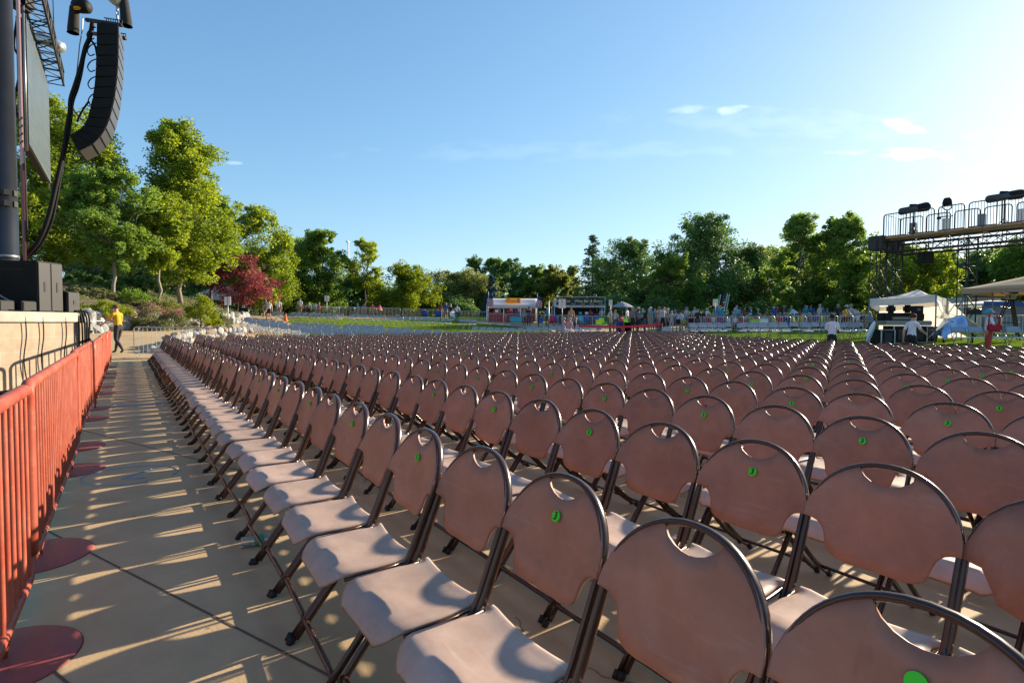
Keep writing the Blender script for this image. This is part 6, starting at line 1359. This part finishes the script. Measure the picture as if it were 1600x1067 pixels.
for k in p:
    if k != 'top': MB().tube([(p[k].x, p[k].y, terrain(x + p[k].x, y + p[k].y) - zg), tuple(p[k])], .028, 6).build('leg', M['dsteel'], tent)
wall_b = Vector((X(1520, 24.5) - x, -1.0, zt(497, 1520, 24.5)))
mb = MB(); mb.grid(lambda u, v: tuple((p['fr'] + Vector((0, .1, -.05))).lerp(p['br'], v).lerp(Vector((X(1488 + 32 * v, 24.4) - x, -1.4 + 2.4 * v, zt(492, 1500, 24.5))), u) + Vector((0, 0, -.28 * math.sin(math.pi * u)))), 10, 6); mb.build('pulled_side_wall', M['canvas'], tent)
cw_ = mat('cream_tent_wall', (.66, .60, .52), .8); translucent(cw_, .5, (.85, .76, .66))
e_ = Vector((X(1512, 26.5) - x, 1.0, zt(491, 1512, 26.5))); q_ = lambda u: (p['bl'] + Vector((.05, .05, -.05))).lerp(p['br'] + Vector((0, .05, -.05)), min(1, u / .72)) if u <= .72 else (p['br'] + Vector((0, .05, -.05))).lerp(e_, (u - .72) / .28)
MB().grid(lambda u, v: (q_(u).x, q_(u).y + .05 * math.sin(14 * u), q_(u).z * (1 - v) + .12 * v), 22, 5).build('rear_wall', cw_, tent)
def case(px, D, ybot_z, w_, h_, label, d_=.6):
    xx, yy_ = at(px, D); o = thing('flight_case', label, 'case', (xx, yy_, terrain(xx, yy_) + ybot_z), R(rng.uniform(-6, 6)), 'flight cases under the white tent')
    MB().box((0, 0, h_ / 2), (w_, d_, h_)).build('body', M['black'], o); e = MB()
    for sx in (-1, 1):
        for sz in (0, 1): e.box((0, -d_ / 2, h_ * sz + (.015 if sz == 0 else -.015)), (w_, .04, .035))
        e.box((sx * (w_ / 2 - .015), -d_ / 2, h_ / 2), (.035, .04, h_))
    e.build('edging', M['steel'], o); MB().box((0, -d_ / 2 - .012, h_ / 2), (w_ * .55, .02, h_ * .6)).build('panel', M['black2'], o)
case(1379, 23.6, 0, .62, .62, 'small flight case at the left end under the white tent'); case(1402, 24.0, 0, .85, .74, 'large flight case in the middle under the white tent'); case(1428, 24.2, 0, .72, .72, 'flight case behind the woman in the loose tee'); case(1446, 24.6, 0, .60, .70, 'flight case at the right end under the white tent')
o = thing('sound_desk', 'black sound desk with a grey front edge on top of the flight cases', 'console', (*at(1410, 24.1), terrain(*at(1410, 24.1)) + .75)); MB().box((0, 0, .10), (2.0, .75, .2), bev=.03).build('base', M['dsteel'], o); MB().box((0, .15, .36), (1.75, .5, .34), bev=.04).build('meter_bridge', M['black'], o); MB().box((-.1, -.12, .30), (.85, .1, .12)).build('paper_strip', M['beige'], o)
for px, D, lab in ((1391, 24.3, 'hooded desk lamp speaker on the left of the sound desk'), (1417, 24.3, 'small monitor speaker in the middle of the sound desk')):
    o = thing('monitor_speaker', lab, 'speaker', (*at(px, D), terrain(*at(px, D)) + 1.28)); MB().box((0, 0, .17), (.30, .3, .34), bev=.07).build('cabinet', M['black'], o); MB().lathe([(.1, 0), (.09, .02), (0, .02)], (0, -.15, .15), 12).build('cone', M['black2'], o)
o = thing('monitor_screen', 'flat black monitor screen on a stand at the right of the desk', 'screen', (*at(1432, 23.8), terrain(*at(1432, 23.8)))); MB().box((0, 0, 1.42), (.50, .06, .30), bev=.01).build('panel', M['black'], o); MB().tube([(0, .05, 0), (0, .05, 1.3)], .025, 6).build('stand', M['black2'], o); MB().box((.05, -.035, 1.42), (.12, .01, .10)).build('display', mat('dim_display', (.12, .13, .14), .4), o)
o = thing('surfboard', 'white and blue board leaning at the left leg of the tent', 'board', (*at(1361, 23.4), terrain(*at(1361, 23.4))), .3); mb = MB(); mb.lathe([(0, -.02), (.5, -.02), (.53, 0), (.5, .02), (0, .02)], seg=28, sx=.26, sy=1.08); b_ = mb.build('deck', [M['white'], M['bluec']], o); b_.rotation_euler = (R(84), R(0), R(0)); b_.matrix_local = Matrix.Translation((.10, .12, .52)) @ Matrix.Rotation(R(30), 4, 'Y') @ Matrix.Rotation(R(86), 4, 'X')
for f in b_.data.polygons:
    if f.center.y < -.26: f.material_index = 1
o = thing('foil_cover', 'shiny silver blue cover draped over gear right of the tent', 'cover', (*at(1497, 23.5), terrain(*at(1497, 23.5)))); MB().grid(lambda u, v: ((-.95 + 1.9 * u), -.5 + 1.0 * v, (.30 + .78 * math.sin(math.pi * min(1, max(0, u * 1.05))) ** .6 + .07 * math.sin(9 * u + 5 * v) + .05 * math.sin(17 * u - 4 * v)) * (1 - .55 * abs(2 * v - 1) ** 3)), 26, 14).build('cloth', M['foil'], o)
for sx in (-.6, .6): MB().tube([(sx, 0, 0), (sx, 0, .75)], .04, 6).build('stand', M['black2'], o)
# ------------------------------------------------------------------ beige canopy with camera pedestal, blue canopies, sign trailer
canopy('canopy', 'beige pop-up canopy at the right edge over a camera pedestal', 1624, 23.6, 158, 444.5, 421, 'beige', 4.0, val=.22, rz=R(-55))
o = thing('camera_pedestal', 'tall black camera pedestal tripod under the beige canopy', 'tripod', (*at(1577, 25.2), terrain(*at(1577, 25.2)))); tz = Z(1577, 463, 25.2) - o.location.z
for a in (.4, 2.5, 4.6):
    for q in (-.06, .06): MB().tube([(.09 * math.cos(a) + q, .09 * math.sin(a), tz), (.34 * math.cos(a) + q * .8, .34 * math.sin(a), tz * .5), (.62 * math.cos(a), .62 * math.sin(a), 0)], .028, 6).build('leg', M['black2'], o)
MB().lathe([(.34, tz * .42), (.35, tz * .43), (.34, tz * .44)], seg=12).build('spreader', M['black2'], o); MB().box((0, 0, tz + .12), (.34, .34, .22), bev=.05).build('head', M['dsteel'], o); MB().box((-.05, 0, tz + .42), (.62, .30, .30), bev=.03).build('camera', M['black'], o); MB().box((-.42, -.02, tz + .52), (.42, .10, .36), bev=.03).build('viewfinder', M['black'], o)
MB().tube([(.1, 0, tz + .2), (.55, -.2, tz - .25)], .02, 6).build('pan_arm', M['black2'], o)
o_, hw_, dp_, ze_, zp_ = canopy('canopy', 'blue and white canopy behind the beige one', 1545, 33, 120, 471, 464, 'canvas', 4.5, val=.12)
MB().box((0, -dp_ / 2 - .02, ze_ - .02), (2 * hw_, .03, .26)).build('blue_trim', M['bluec'], o_); MB().grid(lambda u, v: (-hw_ + 2 * hw_ * u, -dp_ / 2 + .1 + .3 * math.sin(5 * u), (ze_ - .1) * (1 - v)), 12, 3).build('front_wall', mat('slate_canvas', (.17, .19, .26), .8, var=.2, scale=1), o_)
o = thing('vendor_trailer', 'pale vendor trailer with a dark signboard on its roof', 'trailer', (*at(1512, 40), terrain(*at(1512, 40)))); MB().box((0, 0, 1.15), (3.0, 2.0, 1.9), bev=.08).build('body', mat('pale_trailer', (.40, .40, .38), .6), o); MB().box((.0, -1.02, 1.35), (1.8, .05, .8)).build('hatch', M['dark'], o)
for sx in (-.8, .8): MB().lathe([(0, -.1), (.32, -.1), (.32, .1), (0, .1)], (0, 0, 0), 14).build('wheel', M['cap'], o).matrix_local = Matrix.Translation((sx, -.9, .32)) @ Matrix.Rotation(R(90), 4, 'X')
zs_ = Z(1514, 463.5, 40) - o.location.z; b_ = MB().box((.1, -1.0, zs_), (1.65, .08, .42), bev=.01).build('signboard', mat('dark_maroon_board', (.07, .04, .045), .7), o); t = MB()
t.box((0, -1.046, zs_ + .02), (1.5, .006, .17), 1)
for k in range(11): t.box((-.62 + .135 * k + (.02 if k > 2 else 0) + (.02 if k > 7 else 0), -1.05, zs_ + .02), (.085, .012, .13 if k % 3 else .15))
t.build('worn_letters', [mat('pale_pink_letters', (.5, .30, .29), .7), mat('dark_maroon_board', (.07, .04, .045), .7)], b_)
# ------------------------------------------------------------------ litter: bottles and a plastic bag on the aisle
def bottle(x, y, rz, label, standing=False):
    o = thing('water_bottle', label, 'bottle', (x, y, 0.034 if not standing else terrain(x, y)), rz, None); prof = [(0, 0), (.03, 0), (.033, .01), (.031, .05), (.033, .07), (.031, .1), (.033, .13), (.028, .16), (.013, .185), (.013, .2)]
    b = MB().lathe(prof, seg=14).build('body', M['clear'], o); l = MB().lathe([(.0335, .075), (.0337, .08), (.0337, .125), (.0335, .13)], seg=14).build('label', mat('green_label', (.02, .35, .18), .5), o); c = MB().lathe([(0, .2), (.015, .2), (.015, .215), (0, .216)][::-1], seg=10).build('cap', M['white'], o)
    if not standing:
        for q in (b, l, c): q.rotation_euler = (0, R(90), 0)
x_, y_ = at(372, 3.42); bottle(x_, y_, .5, 'crushed water bottle with a green label lying under the front row'); x_, y_ = at(398, 4.55); bottle(x_, y_, 1.4, 'clear bottle lying further back under the front row')
x_, y_ = at(1513, 18.3); bottle(x_, y_, 0, 'water bottle standing by the curb left of the blue hat', True)
mb = MB(); x_, y_ = at(404, 4.75); mb.grid(lambda u, v: (x_ + .09 * (u - .5) + .02 * math.sin(9 * v), y_ + .10 * (v - .5) + .02 * math.sin(11 * u), .005 + .05 * abs(math.sin(5 * u + 2) * math.cos(4 * v))), 8, 8); tag(mb.build('plastic_bag', M['clear']), 'crumpled clear plastic bag under the front row', 'bag')
